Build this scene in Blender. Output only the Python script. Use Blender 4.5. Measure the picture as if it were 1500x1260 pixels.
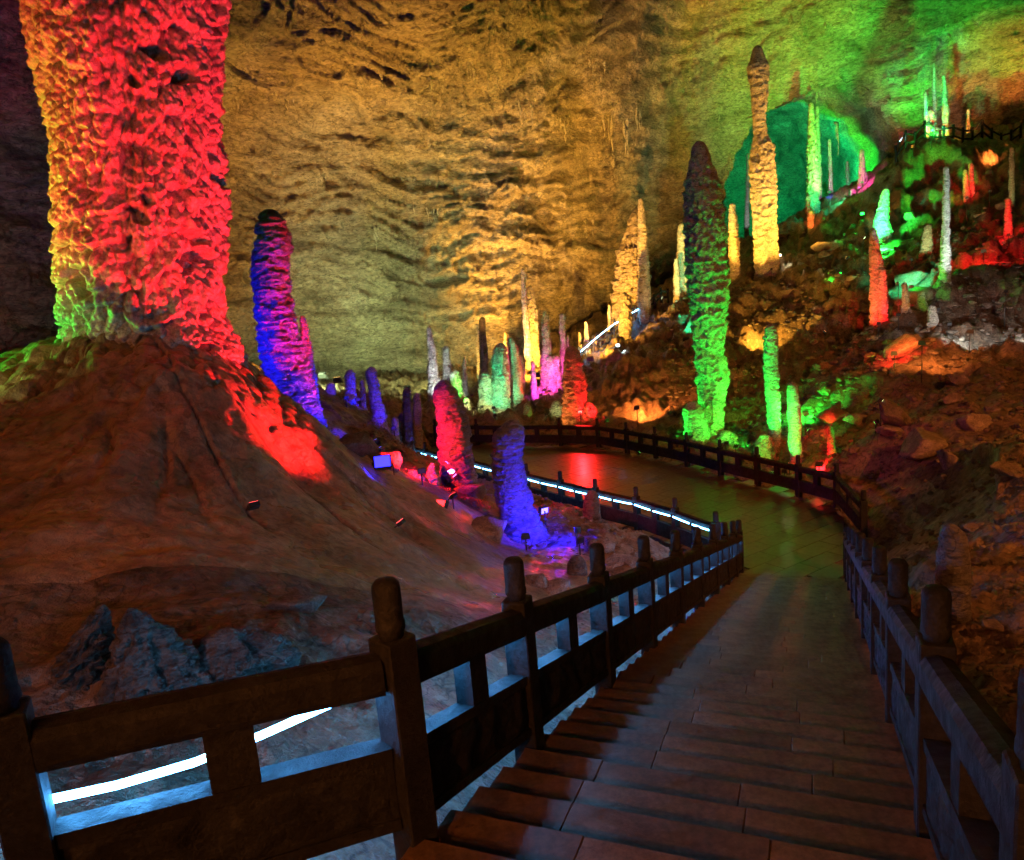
import bpy, bmesh, math, random
import numpy as np
from mathutils import Vector, Matrix
random.seed(7); rng = np.random.default_rng(11)
for _o in list(bpy.data.objects): bpy.data.objects.remove(_o)
S = bpy.context.scene
COL = S.collection
# ------------------------------------------------------------------ camera
FPX, TH, RHO = 1100.0, math.radians(10.2), math.radians(5.0)      # focal length for a 1500 px wide frame, pitch down, roll
CF = np.array([0, math.cos(TH), -math.sin(TH)]); CU0 = np.array([0, math.sin(TH), math.cos(TH)]); CR0 = np.array([1.0, 0, 0])
CR = math.cos(RHO)*CR0 - math.sin(RHO)*CU0; CU = math.sin(RHO)*CR0 + math.cos(RHO)*CU0
CC = np.array([0, 0, 7.4])
cam = bpy.data.objects.new('camera', bpy.data.cameras.new('camera')); COL.objects.link(cam)
M = Matrix.Identity(4)
for i in range(3):
    M[i][0], M[i][1], M[i][2], M[i][3] = CR[i], CU[i], -CF[i], CC[i]
cam.matrix_world = M
cam.data.sensor_width = 36; cam.data.lens = FPX/1500*36; cam.data.clip_end = 400; cam.data.clip_start = 0.05
S.camera = cam
# ------------------------------------------------------------------ world, exposure, sampling
W = bpy.data.worlds.new('World'); S.world = W; W.use_nodes = True
W.node_tree.nodes['Background'].inputs['Color'].default_value = (1.0, 0.55, 0.28, 1)
W.node_tree.nodes['Background'].inputs['Strength'].default_value = 0.05
S.view_settings.view_transform = 'Standard'; S.view_settings.look = 'None'
S.view_settings.exposure = 0.45; S.view_settings.gamma = 1.0; S.view_settings.use_curve_mapping = False
cy = S.cycles
cy.use_adaptive_sampling = True; cy.adaptive_threshold = 0.035; cy.adaptive_min_samples = 24
cy.use_denoising = True; cy.max_bounces = 4; cy.diffuse_bounces = 1; cy.glossy_bounces = 2; cy.transmission_bounces = 2
cy.volume_bounces = 0; cy.sample_clamp_indirect = 4.0; cy.caustics_reflective = False; cy.caustics_refractive = False
cy.use_light_tree = True; cy.time_limit = 600

# ------------------------------------------------------------------ projection helpers (photo pixel of a 1500x1260 frame -> place)
def ray(px, py): return CF + (px-750)/FPX*CR - (py-630)/FPX*CU
def atZ(px, py, z):
    d = ray(px, py); return CC + (z-CC[2])/d[2]*d
def atY(px, py, y):
    d = ray(px, py); return CC + y/d[1]*d
# ------------------------------------------------------------------ numpy noise
_P = rng.permutation(256); _P = np.concatenate([_P, _P, _P])
_G = rng.normal(size=(256, 3)); _G /= np.linalg.norm(_G, axis=1)[:, None]
def perlin(p):
    p = np.asarray(p, dtype=np.float64); i = np.floor(p).astype(np.int64); f = p-i
    u = f*f*f*(f*(f*6-15)+10); i &= 255; out = 0
    for dx in (0, 1):
        wx = u[..., 0] if dx else 1-u[..., 0]; a = _P[(i[..., 0]+dx) & 255]
        for dy in (0, 1):
            wy = u[..., 1] if dy else 1-u[..., 1]; b = _P[a+((i[..., 1]+dy) & 255)]
            for dz in (0, 1):
                wz = u[..., 2] if dz else 1-u[..., 2]; g = _G[_P[b+((i[..., 2]+dz) & 255)]]
                out = out + wx*wy*wz*(g[..., 0]*(f[..., 0]-dx)+g[..., 1]*(f[..., 1]-dy)+g[..., 2]*(f[..., 2]-dz))
    return out*1.5
def fbm(p, oct=4, gain=0.5):
    p = np.asarray(p, dtype=np.float64); s, a = 0, 1.0
    for k in range(oct):
        s = s+a*perlin(p+17.3*k); p = p*2.03; a *= gain
    return s
def ridge(p, oct=4, gain=0.5):
    p = np.asarray(p, dtype=np.float64); s, a = 0, 1.0
    for k in range(oct):
        s = s+a*(1-2*np.abs(perlin(p+9.1*k))); p = p*2.07; a *= gain
    return s
_J = rng.random((256, 3))
def worley(p):
    p = np.asarray(p, dtype=np.float64); i = np.floor(p).astype(np.int64)
    best = np.full(p.shape[:-1], 9.0); sec = np.full(p.shape[:-1], 9.0)
    for dx in (-1, 0, 1):
        for dy in (-1, 0, 1):
            for dz in (-1, 0, 1):
                c = i+np.array([dx, dy, dz]); m = c & 255
                h = _P[_P[_P[m[..., 0]]+m[..., 1]]+m[..., 2]]
                d = np.sum((c+_J[h]-p)**2, axis=-1)
                sec = np.minimum(sec, np.maximum(best, d)); best = np.minimum(best, d)
    return np.sqrt(best), np.sqrt(sec)
def sstep(a, b, x):
    t = np.clip((x-a)/(b-a), 0, 1); return t*t*(3-2*t)
# ------------------------------------------------------------------ object helpers
def tag(o, label=None, cat=None, group=None, kind=None):
    if label: o['label'] = label
    if cat: o['category'] = cat
    if group: o['group'] = group
    if kind: o['kind'] = kind
    return o
def link(o, parent=None):
    COL.objects.link(o)
    if parent is not None: o.parent = parent
    return o
def empty(name, loc=(0, 0, 0), rz=0.0):
    o = bpy.data.objects.new(name, None); o.location = loc; o.rotation_euler.z = rz; o.empty_display_size = 0.2
    return link(o)
def mesh_obj(name, me, mat, parent=None, loc=None):
    o = bpy.data.objects.new(name, me)
    if mat is not None and not me.materials: me.materials.append(mat)
    if loc is not None: o.location = loc
    return link(o, parent)
def from_np(name, V, Q, smooth=True):
    me = bpy.data.meshes.new(name); V = np.ascontiguousarray(V, dtype=np.float32); Q = np.ascontiguousarray(Q, dtype=np.int32)
    k = Q.shape[1]
    me.vertices.add(len(V)); me.vertices.foreach_set('co', V.ravel())
    me.loops.add(Q.size); me.loops.foreach_set('vertex_index', Q.ravel())
    me.polygons.add(len(Q)); me.polygons.foreach_set('loop_start', np.arange(0, Q.size, k, dtype=np.int32))
    me.polygons.foreach_set('use_smooth', np.full(len(Q), smooth, dtype=bool))
    me.update(calc_edges=True); me.validate()
    return me
def grid_quads(nu, nv, wrap_v=False):
    a = np.arange(nu-1)[:, None]*nv; j = np.arange(nv if wrap_v else nv-1)[None, :]; j2 = (j+1) % nv
    return np.stack([a+j, a+j2, a+nv+j2, a+nv+j], -1).reshape(-1, 4)
def pyd(name, V, F, smooth=False):
    me = bpy.data.meshes.new(name); me.from_pydata([tuple(v) for v in V], [], F)
    bm = bmesh.new(); bm.from_mesh(me); bmesh.ops.recalc_face_normals(bm, faces=bm.faces); bm.to_mesh(me); bm.free()
    if smooth:
        for p in me.polygons: p.use_smooth = True
    return me
BOXF = [(0, 3, 2, 1), (4, 5, 6, 7), (0, 1, 5, 4), (1, 2, 6, 5), (2, 3, 7, 6), (3, 0, 4, 7)]
def box_mesh(name, x0, x1, y0, y1, z0, z1, bev=0.0):
    me = pyd(name, [(x0, y0, z0), (x1, y0, z0), (x1, y1, z0), (x0, y1, z0), (x0, y0, z1), (x1, y0, z1), (x1, y1, z1), (x0, y1, z1)], BOXF)
    if bev: bevel(me, bev)
    return me
def bevel(me, w, seg=1):
    bm = bmesh.new(); bm.from_mesh(me)
    bmesh.ops.bevel(bm, geom=list(bm.edges), offset=w, segments=seg, affect='EDGES', profile=0.5)
    bm.to_mesh(me); bm.free()
def tube_mesh(name, pts, r, n=8, caps=True):
    pts = [np.array(p, float) for p in pts]; V = []
    for i, p in enumerate(pts):
        t = pts[min(i+1, len(pts)-1)]-pts[max(i-1, 0)]; t /= np.linalg.norm(t)+1e-9
        a = np.cross(t, (0, 0, 1.0)); a = np.array([1.0, 0, 0]) if np.linalg.norm(a) < 1e-3 else a/np.linalg.norm(a)
        b = np.cross(a, t); rr = r[i] if hasattr(r, '__len__') else r
        for k in range(n):
            q = 2*math.pi*k/n; V.append(p+rr*(math.cos(q)*a+math.sin(q)*b))
    F = [(i*n+k, i*n+(k+1) % n, (i+1)*n+(k+1) % n, (i+1)*n+k) for i in range(len(pts)-1) for k in range(n)]
    if caps: F += [tuple(range(n))[::-1], tuple((len(pts)-1)*n+k for k in range(n))]
    return pyd(name, V, F, True)
# ------------------------------------------------------------------ materials
def new_mat(name):
    m = bpy.data.materials.new(name); m.use_nodes = True
    nt = m.node_tree; return m, nt, nt.nodes['Principled BSDF']
def rock_mat(name, cols, scale=1.0, rough=(0.45, 0.8), bump=0.4, bscale=9.0, dist=0.05, stretch=(1, 1, 1), rand=0.0, dark_lines=0.0):
    m, nt, b = new_mat(name); N, L = nt.nodes, nt.links
    tc = N.new('ShaderNodeTexCoord'); mp = N.new('ShaderNodeMapping'); mp.inputs['Scale'].default_value = stretch
    L.new(tc.outputs['Object'], mp.inputs['Vector']); vec = mp.outputs['Vector']
    n1 = N.new('ShaderNodeTexNoise'); n1.inputs['Scale'].default_value = scale; n1.inputs['Detail'].default_value = 4; n1.inputs['Roughness'].default_value = 0.62
    n1.inputs['Distortion'].default_value = 0.4; L.new(vec, n1.inputs['Vector'])
    cr = N.new('ShaderNodeValToRGB'); e = cr.color_ramp.elements
    e[0].position, e[1].position = 0.28, 0.74
    e[0].color = (*cols[0], 1); e[1].color = (*cols[-1], 1)
    for i, c in enumerate(cols[1:-1]):
        k = e.new(0.28+0.46*(i+1)/(len(cols)-1)); k.color = (*c, 1)
    L.new(n1.outputs['Fac'], cr.inputs['Fac']); colout = cr.outputs['Color']
    n2 = N.new('ShaderNodeTexNoise'); n2.inputs['Scale'].default_value = scale*11; n2.inputs['Detail'].default_value = 3; n2.inputs['Roughness'].default_value = 0.7
    L.new(vec, n2.inputs['Vector'])
    mr = N.new('ShaderNodeMapRange'); mr.inputs['From Min'].default_value = 0.3; mr.inputs['From Max'].default_value = 0.7
    mr.inputs['To Min'].default_value = 0.45; mr.inputs['To Max'].default_value = 1.25; L.new(n2.outputs['Fac'], mr.inputs['Value'])
    mx = N.new('ShaderNodeMix'); mx.data_type = 'RGBA'; mx.blend_type = 'MULTIPLY'; mx.inputs['Factor'].default_value = 1.0
    L.new(colout, mx.inputs['A']); L.new(mr.outputs['Result'], mx.inputs['B']); colout = mx.outputs['Result']
    if dark_lines:  # veined dark lines multiplied into the colour, painted in for crack shade
        n5 = N.new('ShaderNodeTexNoise'); n5.inputs['Scale'].default_value = bscale*0.42; n5.inputs['Detail'].default_value = 3; n5.inputs['Distortion'].default_value = 0.8; L.new(vec, n5.inputs['Vector'])
        sb = N.new('ShaderNodeMath'); sb.operation = 'SUBTRACT'; sb.inputs[1].default_value = 0.5; L.new(n5.outputs['Fac'], sb.inputs[0])
        ab = N.new('ShaderNodeMath'); ab.operation = 'ABSOLUTE'; L.new(sb.outputs[0], ab.inputs[0])
        vr = N.new('ShaderNodeMapRange'); vr.inputs['From Min'].default_value = 0.004; vr.inputs['From Max'].default_value = 0.03; vr.inputs['To Min'].default_value = 1-dark_lines; vr.inputs['To Max'].default_value = 1.0; L.new(ab.outputs[0], vr.inputs['Value'])
        m3 = N.new('ShaderNodeMix'); m3.data_type = 'RGBA'; m3.blend_type = 'MULTIPLY'; m3.inputs['Factor'].default_value = 1.0
        L.new(colout, m3.inputs['A']); L.new(vr.outputs['Result'], m3.inputs['B']); colout = m3.outputs['Result']
    if rand:
        oi = N.new('ShaderNodeObjectInfo'); r2 = N.new('ShaderNodeMapRange'); r2.inputs['To Min'].default_value = 1-rand; r2.inputs['To Max'].default_value = 1+rand
        L.new(oi.outputs['Random'], r2.inputs['Value']); m2 = N.new('ShaderNodeMix'); m2.data_type = 'RGBA'; m2.blend_type = 'MULTIPLY'; m2.inputs['Factor'].default_value = 1.0
        L.new(colout, m2.inputs['A']); L.new(r2.outputs['Result'], m2.inputs['B']); colout = m2.outputs['Result']
    L.new(colout, b.inputs['Base Color'])
    rr = N.new('ShaderNodeMapRange'); rr.inputs['From Min'].default_value = 0.3; rr.inputs['From Max'].default_value = 0.7
    rr.inputs['To Min'].default_value, rr.inputs['To Max'].default_value = rough
    n3 = N.new('ShaderNodeTexNoise'); n3.inputs['Scale'].default_value = scale*3; n3.inputs['Detail'].default_value = 2; L.new(vec, n3.inputs['Vector'])
    L.new(n3.outputs['Fac'], rr.inputs['Value']); L.new(rr.outputs['Result'], b.inputs['Roughness'])
    n4 = N.new('ShaderNodeTexNoise'); n4.inputs['Scale'].default_value = bscale; n4.inputs['Detail'].default_value = 5; n4.inputs['Roughness'].default_value = 0.68
    L.new(vec, n4.inputs['Vector'])
    bp = N.new('ShaderNodeBump'); bp.inputs['Strength'].default_value = bump; bp.inputs['Distance'].default_value = dist
    L.new(n4.outputs['Fac'], bp.inputs['Height']); L.new(bp.outputs['Normal'], b.inputs['Normal'])
    return m
MAT = {}
MAT['wall'] = rock_mat('cave_wall_limestone', [(0.13, 0.10, 0.07), (0.34, 0.28, 0.20), (0.46, 0.40, 0.30)], 0.22, (0.6, 0.9), 1.0, 2.6, 0.55, (1, 1, 2.6), dark_lines=0.55)
MAT['earth'] = rock_mat('cave_floor_earth', [(0.08, 0.055, 0.035), (0.20, 0.14, 0.09), (0.30, 0.22, 0.15)], 0.6, (0.35, 0.8), 0.9, 5.0, 0.14, dark_lines=0.6)
MAT['flow'] = rock_mat('flowstone', [(0.18, 0.115, 0.06), (0.33, 0.22, 0.12), (0.42, 0.31, 0.19)], 0.5, (0.22, 0.5), 0.9, 6.0, 0.08, dark_lines=0.35)
MAT['drip'] = rock_mat('dripstone', [(0.26, 0.22, 0.17), (0.42, 0.37, 0.29), (0.52, 0.47, 0.38)], 1.1, (0.4, 0.75), 1.0, 5.0, 0.16, (1, 1, 2.6), dark_lines=0.65)
MAT['dripmid'] = rock_mat('damp_grey_dripstone', [(0.09, 0.085, 0.08), (0.17, 0.16, 0.15), (0.25, 0.235, 0.22)], 1.1, (0.3, 0.6), 1.0, 5.0, 0.16, (1, 1, 2.6), dark_lines=0.6)
MAT['dripdark'] = rock_mat('dark_dripstone', [(0.05, 0.04, 0.03), (0.12, 0.10, 0.075), (0.20, 0.16, 0.12)], 1.1, (0.4, 0.75), 1.0, 5.0, 0.16, (1, 1, 2.6), dark_lines=0.65)
MAT['knob'] = rock_mat('wet_cauliflower_dripstone', [(0.30, 0.25, 0.19), (0.46, 0.40, 0.31), (0.55, 0.49, 0.40)], 1.6, (0.22, 0.5), 0.5, 18.0, 0.03, dark_lines=0.35)
MAT['boulder'] = rock_mat('boulder_stone', [(0.10, 0.075, 0.05), (0.22, 0.17, 0.12), (0.34, 0.28, 0.20)], 1.4, (0.5, 0.85), 0.9, 6.0, 0.08, rand=0.35, dark_lines=0.5)
MAT['fence'] = rock_mat('carved_dark_stone', [(0.008, 0.009, 0.010), (0.016, 0.018, 0.020), (0.032, 0.035, 0.038)], 3.0, (0.55, 0.85), 0.7, 26.0, 0.02)
MAT['fence'].node_tree.nodes['Principled BSDF'].inputs['Specular IOR Level'].default_value = 0.25
MAT['slab'] = rock_mat('stair_slab_stone', [(0.055, 0.032, 0.018), (0.11, 0.068, 0.04), (0.17, 0.11, 0.07)], 2.0, (0.32, 0.6), 0.25, 25.0, 0.008, rand=0.22)
MAT['paving'] = rock_mat('wet_paving_stone', [(0.035, 0.022, 0.014), (0.062, 0.042, 0.028), (0.095, 0.066, 0.045)], 2.0, (0.30, 0.42), 0.03, 25.0, 0.001, rand=0.15)
MAT['mortar'] = rock_mat('mortar', [(0.05, 0.045, 0.04), (0.09, 0.08, 0.07), (0.14, 0.12, 0.10)], 4.0, (0.7, 0.9), 0.5, 30.0, 0.01)
def plain(name, col, rough=0.5, metal=0.0):
    m, nt, b = new_mat(name); b.inputs['Base Color'].default_value = (*col, 1); b.inputs['Roughness'].default_value = rough; b.inputs['Metallic'].default_value = metal
    n = nt.nodes.new('ShaderNodeTexNoise'); n.inputs['Scale'].default_value = 40; bp = nt.nodes.new('ShaderNodeBump'); bp.inputs['Strength'].default_value = 0.1
    nt.links.new(n.outputs['Fac'], bp.inputs['Height']); nt.links.new(bp.outputs['Normal'], b.inputs['Normal'])
    return m
MAT['housing'] = plain('lamp_housing_black', (0.02, 0.02, 0.02), 0.45)
def glow(name, col, k):
    m, nt, b = new_mat(name); b.inputs['Base Color'].default_value = (0.8, 0.8, 0.8, 1)
    b.inputs['Emission Color'].default_value = (*col, 1); b.inputs['Emission Strength'].default_value = k
    return m
MAT['led'] = glow('led_rope_cool_white', (0.08, 0.42, 1.0), 80.0)
MAT['ledfar'] = glow('led_rope_walkway', (0.14, 0.52, 1.0), 20.0)
COLS = dict(R=(1, 0.010, 0.014), G=(0.012, 1, 0.05), T=(0.012, 1, 0.42), B=(0.010, 0.008, 1), M=(1, 0.06, 0.55), A=(1, 0.46, 0.05), W=(0.75, 0.92, 1), Y=(0.78, 1, 0.36),
            P=(0.55, 0.05, 1), O=(1, 0.26, 0.045), C=(1, 0.80, 0.45), L=(0.55, 0.78, 0.36))
CNAME = dict(R='red', G='green', T='turquoise', B='blue', M='magenta', A='amber', W='cool white', Y='pale yellow green', P='violet', O='orange', C='cream', L='pale green')
for k, c in COLS.items(): MAT['lens'+k] = glow(CNAME[k].replace(' ', '_')+'_lamp_lens', tuple(0.06+0.94*v for v in c), 5.0); MAT['star'+k] = glow(CNAME[k].replace(' ', '_')+'_bright_lens', tuple(0.002+0.998*v for v in c), 8.0); MAT['star'+k].node_tree.nodes['Principled BSDF'].inputs['Base Color'].default_value = (0.02, 0.02, 0.02, 1)

# ------------------------------------------------------------------ path geometry
SO = np.array([-0.07, 4.85]); SU = np.array([0.387, 0.922]); SU /= np.linalg.norm(SU); SN = np.array([SU[1], -SU[0]])
SLOPE, S_END, S_BEG, WID = 0.299, 14.28, -7.2, 2.48
def zs(s): return 4.27-SLOPE*s
def stair_pt(s, l, z=None):
    q = SO+s*SU+l*SN; return np.array([q[0], q[1], zs(s) if z is None else z])
near_top = [(1048, 750), (988, 730), (931, 714), (871, 702), (820, 691), (770, 680), (728, 671), (690, 662), (655, 655), (622, 648), (585, 640)]
near_posts = [stair_pt(S_END-0.02, 0)]+[atZ(x, y, 1.36)*np.array([1, 1, 0]) for x, y in near_top]
far_px = [(640, 652), (700, 652), (755, 653), (822, 653), (877, 655), (919, 662.7), (961, 671.5), (1007, 682), (1056, 696), (1110, 709.6), (1170, 725.7), (1226, 741)]
far_posts = [atZ(x, y, 0) for x, y in far_px]+[np.array([9.35, 19.6, 0.0]), stair_pt(S_END+0.25, WID, 0.0)]
PLAT = np.array([p[:2] for p in near_posts]+[p[:2] for p in far_posts])
def in_poly(x, y, P):
    c = np.zeros(np.shape(x), bool); n = len(P)
    for i in range(n):
        x1, y1 = P[i]; x2, y2 = P[(i+1) % n]
        t = ((y1 > y) != (y2 > y)) & (x < (x2-x1)*(y-y1)/((y2-y1) if y2 != y1 else 1e-9)+x1); c ^= t
    return c
def poly_dist(x, y, P):
    d = np.full(np.shape(x), 1e9); n = len(P)
    for i in range(n):
        a = P[i]; b = P[(i+1) % n]; ab = b-a; t = np.clip(((x-a[0])*ab[0]+(y-a[1])*ab[1])/(ab@ab+1e-9), 0, 1)
        d = np.minimum(d, np.hypot(x-a[0]-t*ab[0], y-a[1]-t*ab[1]))
    return d
# ------------------------------------------------------------------ terrain height: thin plate through surveyed points
MC2 = atY(205, 520, 13.6)
ctrl = [atY(*c) for c in [
    # flowstone mound on the left
    (0, 575, 12), (60, 520, 12.5), (200, 528, 11.8), (330, 540, 12.5), (365, 552, 14.5), (140, 640, 10.0), (300, 650, 10.5), (0, 700, 8.8), (200, 760, 8.2), (430, 720, 11.8),
    (450, 648, 14.6), (380, 600, 13.2), (400, 800, 9.0), (0, 850, 6.6), (200, 880, 6.3), (400, 900, 6.6), (0, 1000, 5.0), (200, 1000, 5.0), (560, 850, 9.0), (560, 726, 14.6), (500, 690, 14.0), (640, 782, 13.9), (660, 850, 10.8), (580, 790, 11.5), (600, 920, 7.2),
    (740, 860, 11.5), (600, 700, 18.0), (645, 745, 16.2), (500, 660, 19), (205, 522, 13.6), (205, 505, 15.2),
    # gully between the mound and the walkway
    (720, 790, 17), (800, 800, 18), (770, 775, 19), (900, 800, 17), (960, 790, 18.5), (850, 850, 14.5), (870, 770, 20.5), (700, 715, 24), (670, 712, 21), (800, 730, 23.5), (880, 755, 22), (1020, 800, 18.3),
    # back left floor
    (440, 615, 21), (490, 640, 22), (560, 655, 24), (490, 605, 32), (560, 625, 30), (610, 645, 34), (600, 610, 44), (700, 605, 46), (800, 590, 48), (480, 590, 45), (560, 580, 56), (750, 560, 60), (400, 590, 50), (20, 530, 24), (0, 510, 40), (100, 530, 34),
    # floor beyond the far balustrade, rising to the back and right
    (870, 615, 41), (930, 610, 39), (1000, 655, 33), (1050, 655, 32.5), (1150, 680, 29.5), (1200, 690, 27), (900, 590, 43), (960, 500, 56), (1000, 440, 64), (880, 530, 57), (1100, 600, 38), (1000, 560, 44), (1150, 520, 46), (1150, 450, 54),
    (1122, 414, 61), (1070, 425, 62), (1200, 355, 65), (1250, 305, 67), (1150, 348, 70), (1300, 640, 24), (1250, 720, 22.5), (1300, 560, 32), (1260, 450, 50), (1290, 505, 44), (1295, 365, 57),
    (1400, 800, 11.5), (1450, 900, 8.6), (1390, 905, 9.0), (1480, 1000, 6.6), (1300, 780, 18), (1400, 700, 17), (1400, 600, 26), (1400, 520, 34), (1385, 437, 42), (1400, 380, 50), (1400, 300, 58), (1330, 238, 64), (1400, 225, 66), (1480, 232, 64),
    (1500, 900, 9.0), (1500, 760, 13.5), (1500, 650, 20), (1500, 580, 28), (1500, 480, 38), (1500, 380, 46), (1500, 300, 54)]]
ctrl += [np.array(p, float) for p in [(-3.2, 2.0, 5.2), (-6, 3, 5.4), (-12, 6, 6.6), (-14, 14, 6.4), (-5, -4, 6.4), (0, -8, 7.0), (8, -5, 5.6), (5, 0, 5.0), (10, 3, 3.0), (18, 8, 2.4), (-20, 30, 5), (-30, 10, 6), (40, 20, 5), (55, 45, 12), (50, 70, 18), (30, 90, 8), (28, 120, 7), (-40, 50, 4), (-10, 80, 2), (10, 80, 3)]]
ctrl += [np.array([MC2[0]+a, MC2[1]+b, z]) for a, b, z in ((2.0, 0, 6.6), (1.4, -1.4, 6.75), (1.5, 1.4, 6.5), (0, -1.9, 6.85), (3.2, 0.2, 5.7), (2.6, -2.2, 5.9))]
for s in (-5, -2, 1, 4, 7, 10, 13):
    ctrl += [stair_pt(s, -0.5, zs(s)-0.25), stair_pt(s, WID+0.5, zs(s)-0.3)]
for i in range(0, len(near_posts), 2): ctrl.append(near_posts[i]+np.array([-0.3, -0.3, -0.1]))
for p in far_posts[4:-2:2]: ctrl.append(p+np.array([0.3, 0.5, -0.1]))
ctrl = np.array(ctrl)
def _tps(d2): return np.where(d2 > 0, 0.5*d2*np.log(d2+1e-12), 0)
_n = len(ctrl); _sc = 20.0; _XY = ctrl[:, :2]/_sc
_K = _tps(((_XY[:, None]-_XY[None])**2).sum(-1))+np.eye(_n)*0.0015; _Pm = np.c_[np.ones(_n), _XY]
_A = np.block([[_K, _Pm], [_Pm.T, np.zeros((3, 3))]]); _w = np.linalg.solve(_A, np.r_[ctrl[:, 2], 0, 0, 0])
MC = atY(205, 520, 13.6)                                              # axis of the great column
def ground(x, y, detail=True):
    x = np.asarray(x, float); y = np.asarray(y, float); shp = x.shape; x = x.ravel(); y = y.ravel(); z = np.empty_like(x)
    for a in range(0, len(x), 60000):
        q = np.c_[x[a:a+60000], y[a:a+60000]]/_sc
        z[a:a+60000] = _tps(((q[:, None]-_XY[None])**2).sum(-1))@_w[:_n]+np.c_[np.ones(len(q)), q]@_w[_n:]
    r = np.hypot(x, y); p = np.c_[x, y, 0*x]
    dm = np.hypot(x-MC[0], y-MC[1]); mound = 1-sstep(6.5, 10.5, dm+1.2*fbm(p*0.35, 2)); mound *= 1-sstep(1.5, 3.5, x+3.3-0.25*(y-5))*0.0
    if detail:
        n = 0.22*fbm(p*0.45, 3)+0.13*ridge(p*0.9+3, 4)+0.05*fbm(p*4.1, 3)
        rub = worley(np.c_[x*0.9, y*0.9, 0*x+3.3]); rub = (rub[1]-rub[0])
        n = n+0.16*np.clip(rub*1.6, 0, 0.5)*(0.4+sstep(14, 30, r))
        far = sstep(25, 55, r); n = n*(1+1.6*far)+far*0.5*ridge(p*0.22, 3)
        ang = np.arctan2(y-MC[1], x-MC[0])
        rill = np.c_[ang*8.0+0.3*fbm(p*0.5, 2), dm*0.16, 0*x]
        fl = -0.11*np.exp(-(perlin(rill)/0.06)**2)*sstep(1.2, 2.2, dm)*(1-sstep(4.0, 6.5, dm))+0.14*perlin(np.c_[ang*4, dm*0.35, 0*x+5])+0.07*fbm(np.c_[ang*7+0.4*dm, dm*1.6, 0*x], 3)+0.10*fbm(p*0.7+5, 2)
        z = z+n*(1-mound)+fl*mound
    s = (x-SO[0])*SU[0]+(y-SO[1])*SU[1]; l = (x-SO[0])*SN[0]+(y-SO[1])*SN[1]
    zc = np.where(s > S_END-1, 0, zs(s))-0.42
    dl = np.maximum(np.maximum(-0.15-l, l-WID-0.15), 0)+np.maximum(s-S_END-1.0, 0)
    z = np.minimum(z, zc+np.where(dl > 0, dl*np.where(l < 0, 0.6, 1.5), 0)+np.where(dl > 2.6, (dl-2.6)*30, 0))
    ins = in_poly(x, y, PLAT); dp = np.where(ins, 0, poly_dist(x, y, PLAT))
    z = np.where(dp < 3, np.minimum(z, -0.30+np.maximum(dp-0.35, 0)*0.9), z)
    return z.reshape(shp)
def g1(x, y): return float(ground(np.array([x]), np.array([y]))[0])
def hit(px, py, y0=2.0, y1=110.0):
    ys = np.geomspace(y0, y1, 500); d = ray(px, py); P = CC+np.outer(ys/d[1], d); h = ground(P[:, 0], P[:, 1]); below = np.where(P[:, 2] <= h)[0]
    return P[below[0]] if len(below) else None

# ------------------------------------------------------------------ the cave floor
def build_floor():
    na, nr = 780, 640
    az = np.radians(np.linspace(-52, 52, na)); rr = np.geomspace(1.2, 150, nr)
    A, Rr = np.meshgrid(az, rr); X = Rr*np.sin(A); Y = Rr*np.cos(A)-0.6
    V = np.stack([X, Y, ground(X, Y)], -1).reshape(-1, 3)
    o = mesh_obj('cave_floor', from_np('cave_floor', V, grid_quads(nr, na)[:, ::-1]), MAT['earth'])
    tag(o, kind='structure')
build_floor()

# ------------------------------------------------------------------ the cave shell: walls and vault
SC = np.array([0.0, 8.0, 5.0])
HC = atY(1178, 288, 80.0); HA, HB = 8.0, 9.0                          # the arch into the next chamber: centre and half sizes
def shell_r(D):
    ax = np.where(D[..., 0] < 0, 25.0, 66.0); p = 2.7; k = sstep(-0.05, 0.36, D[..., 0]); by = 54.0+22.0*k; cz = 24.0+16.0*k
    return ((np.abs(D[..., 0])/ax)**p+(np.abs(D[..., 1])/by)**p+(np.abs(D[..., 2])/cz)**p)**(-1/p)
def arch_shape(ph):
    q = np.stack([np.cos(ph)*1.4, np.sin(ph)*1.4, 0*ph+2.7], -1); return 1+0.08*perlin(q)+0.05*perlin(q*3.1)+0.035*perlin(q*8)+0.05*np.cos(ph-2.4)
def hole_rho(P):
    a, b = (P[..., 0]-HC[0])/HA, (P[..., 2]-HC[2])/HB; return np.hypot(a, b)/arch_shape(np.arctan2(b, a))
folds = [((325, 60), (430, 120), (560, 205), 46, 1.6), ((560, 470), (640, 345), (1000, 175), 60, 1.3), ((470, 330), (620, 320), (900, 420), 60, 1.0), ((620, 130), (800, 110), (1000, 80), 55, 0.9)]
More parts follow.
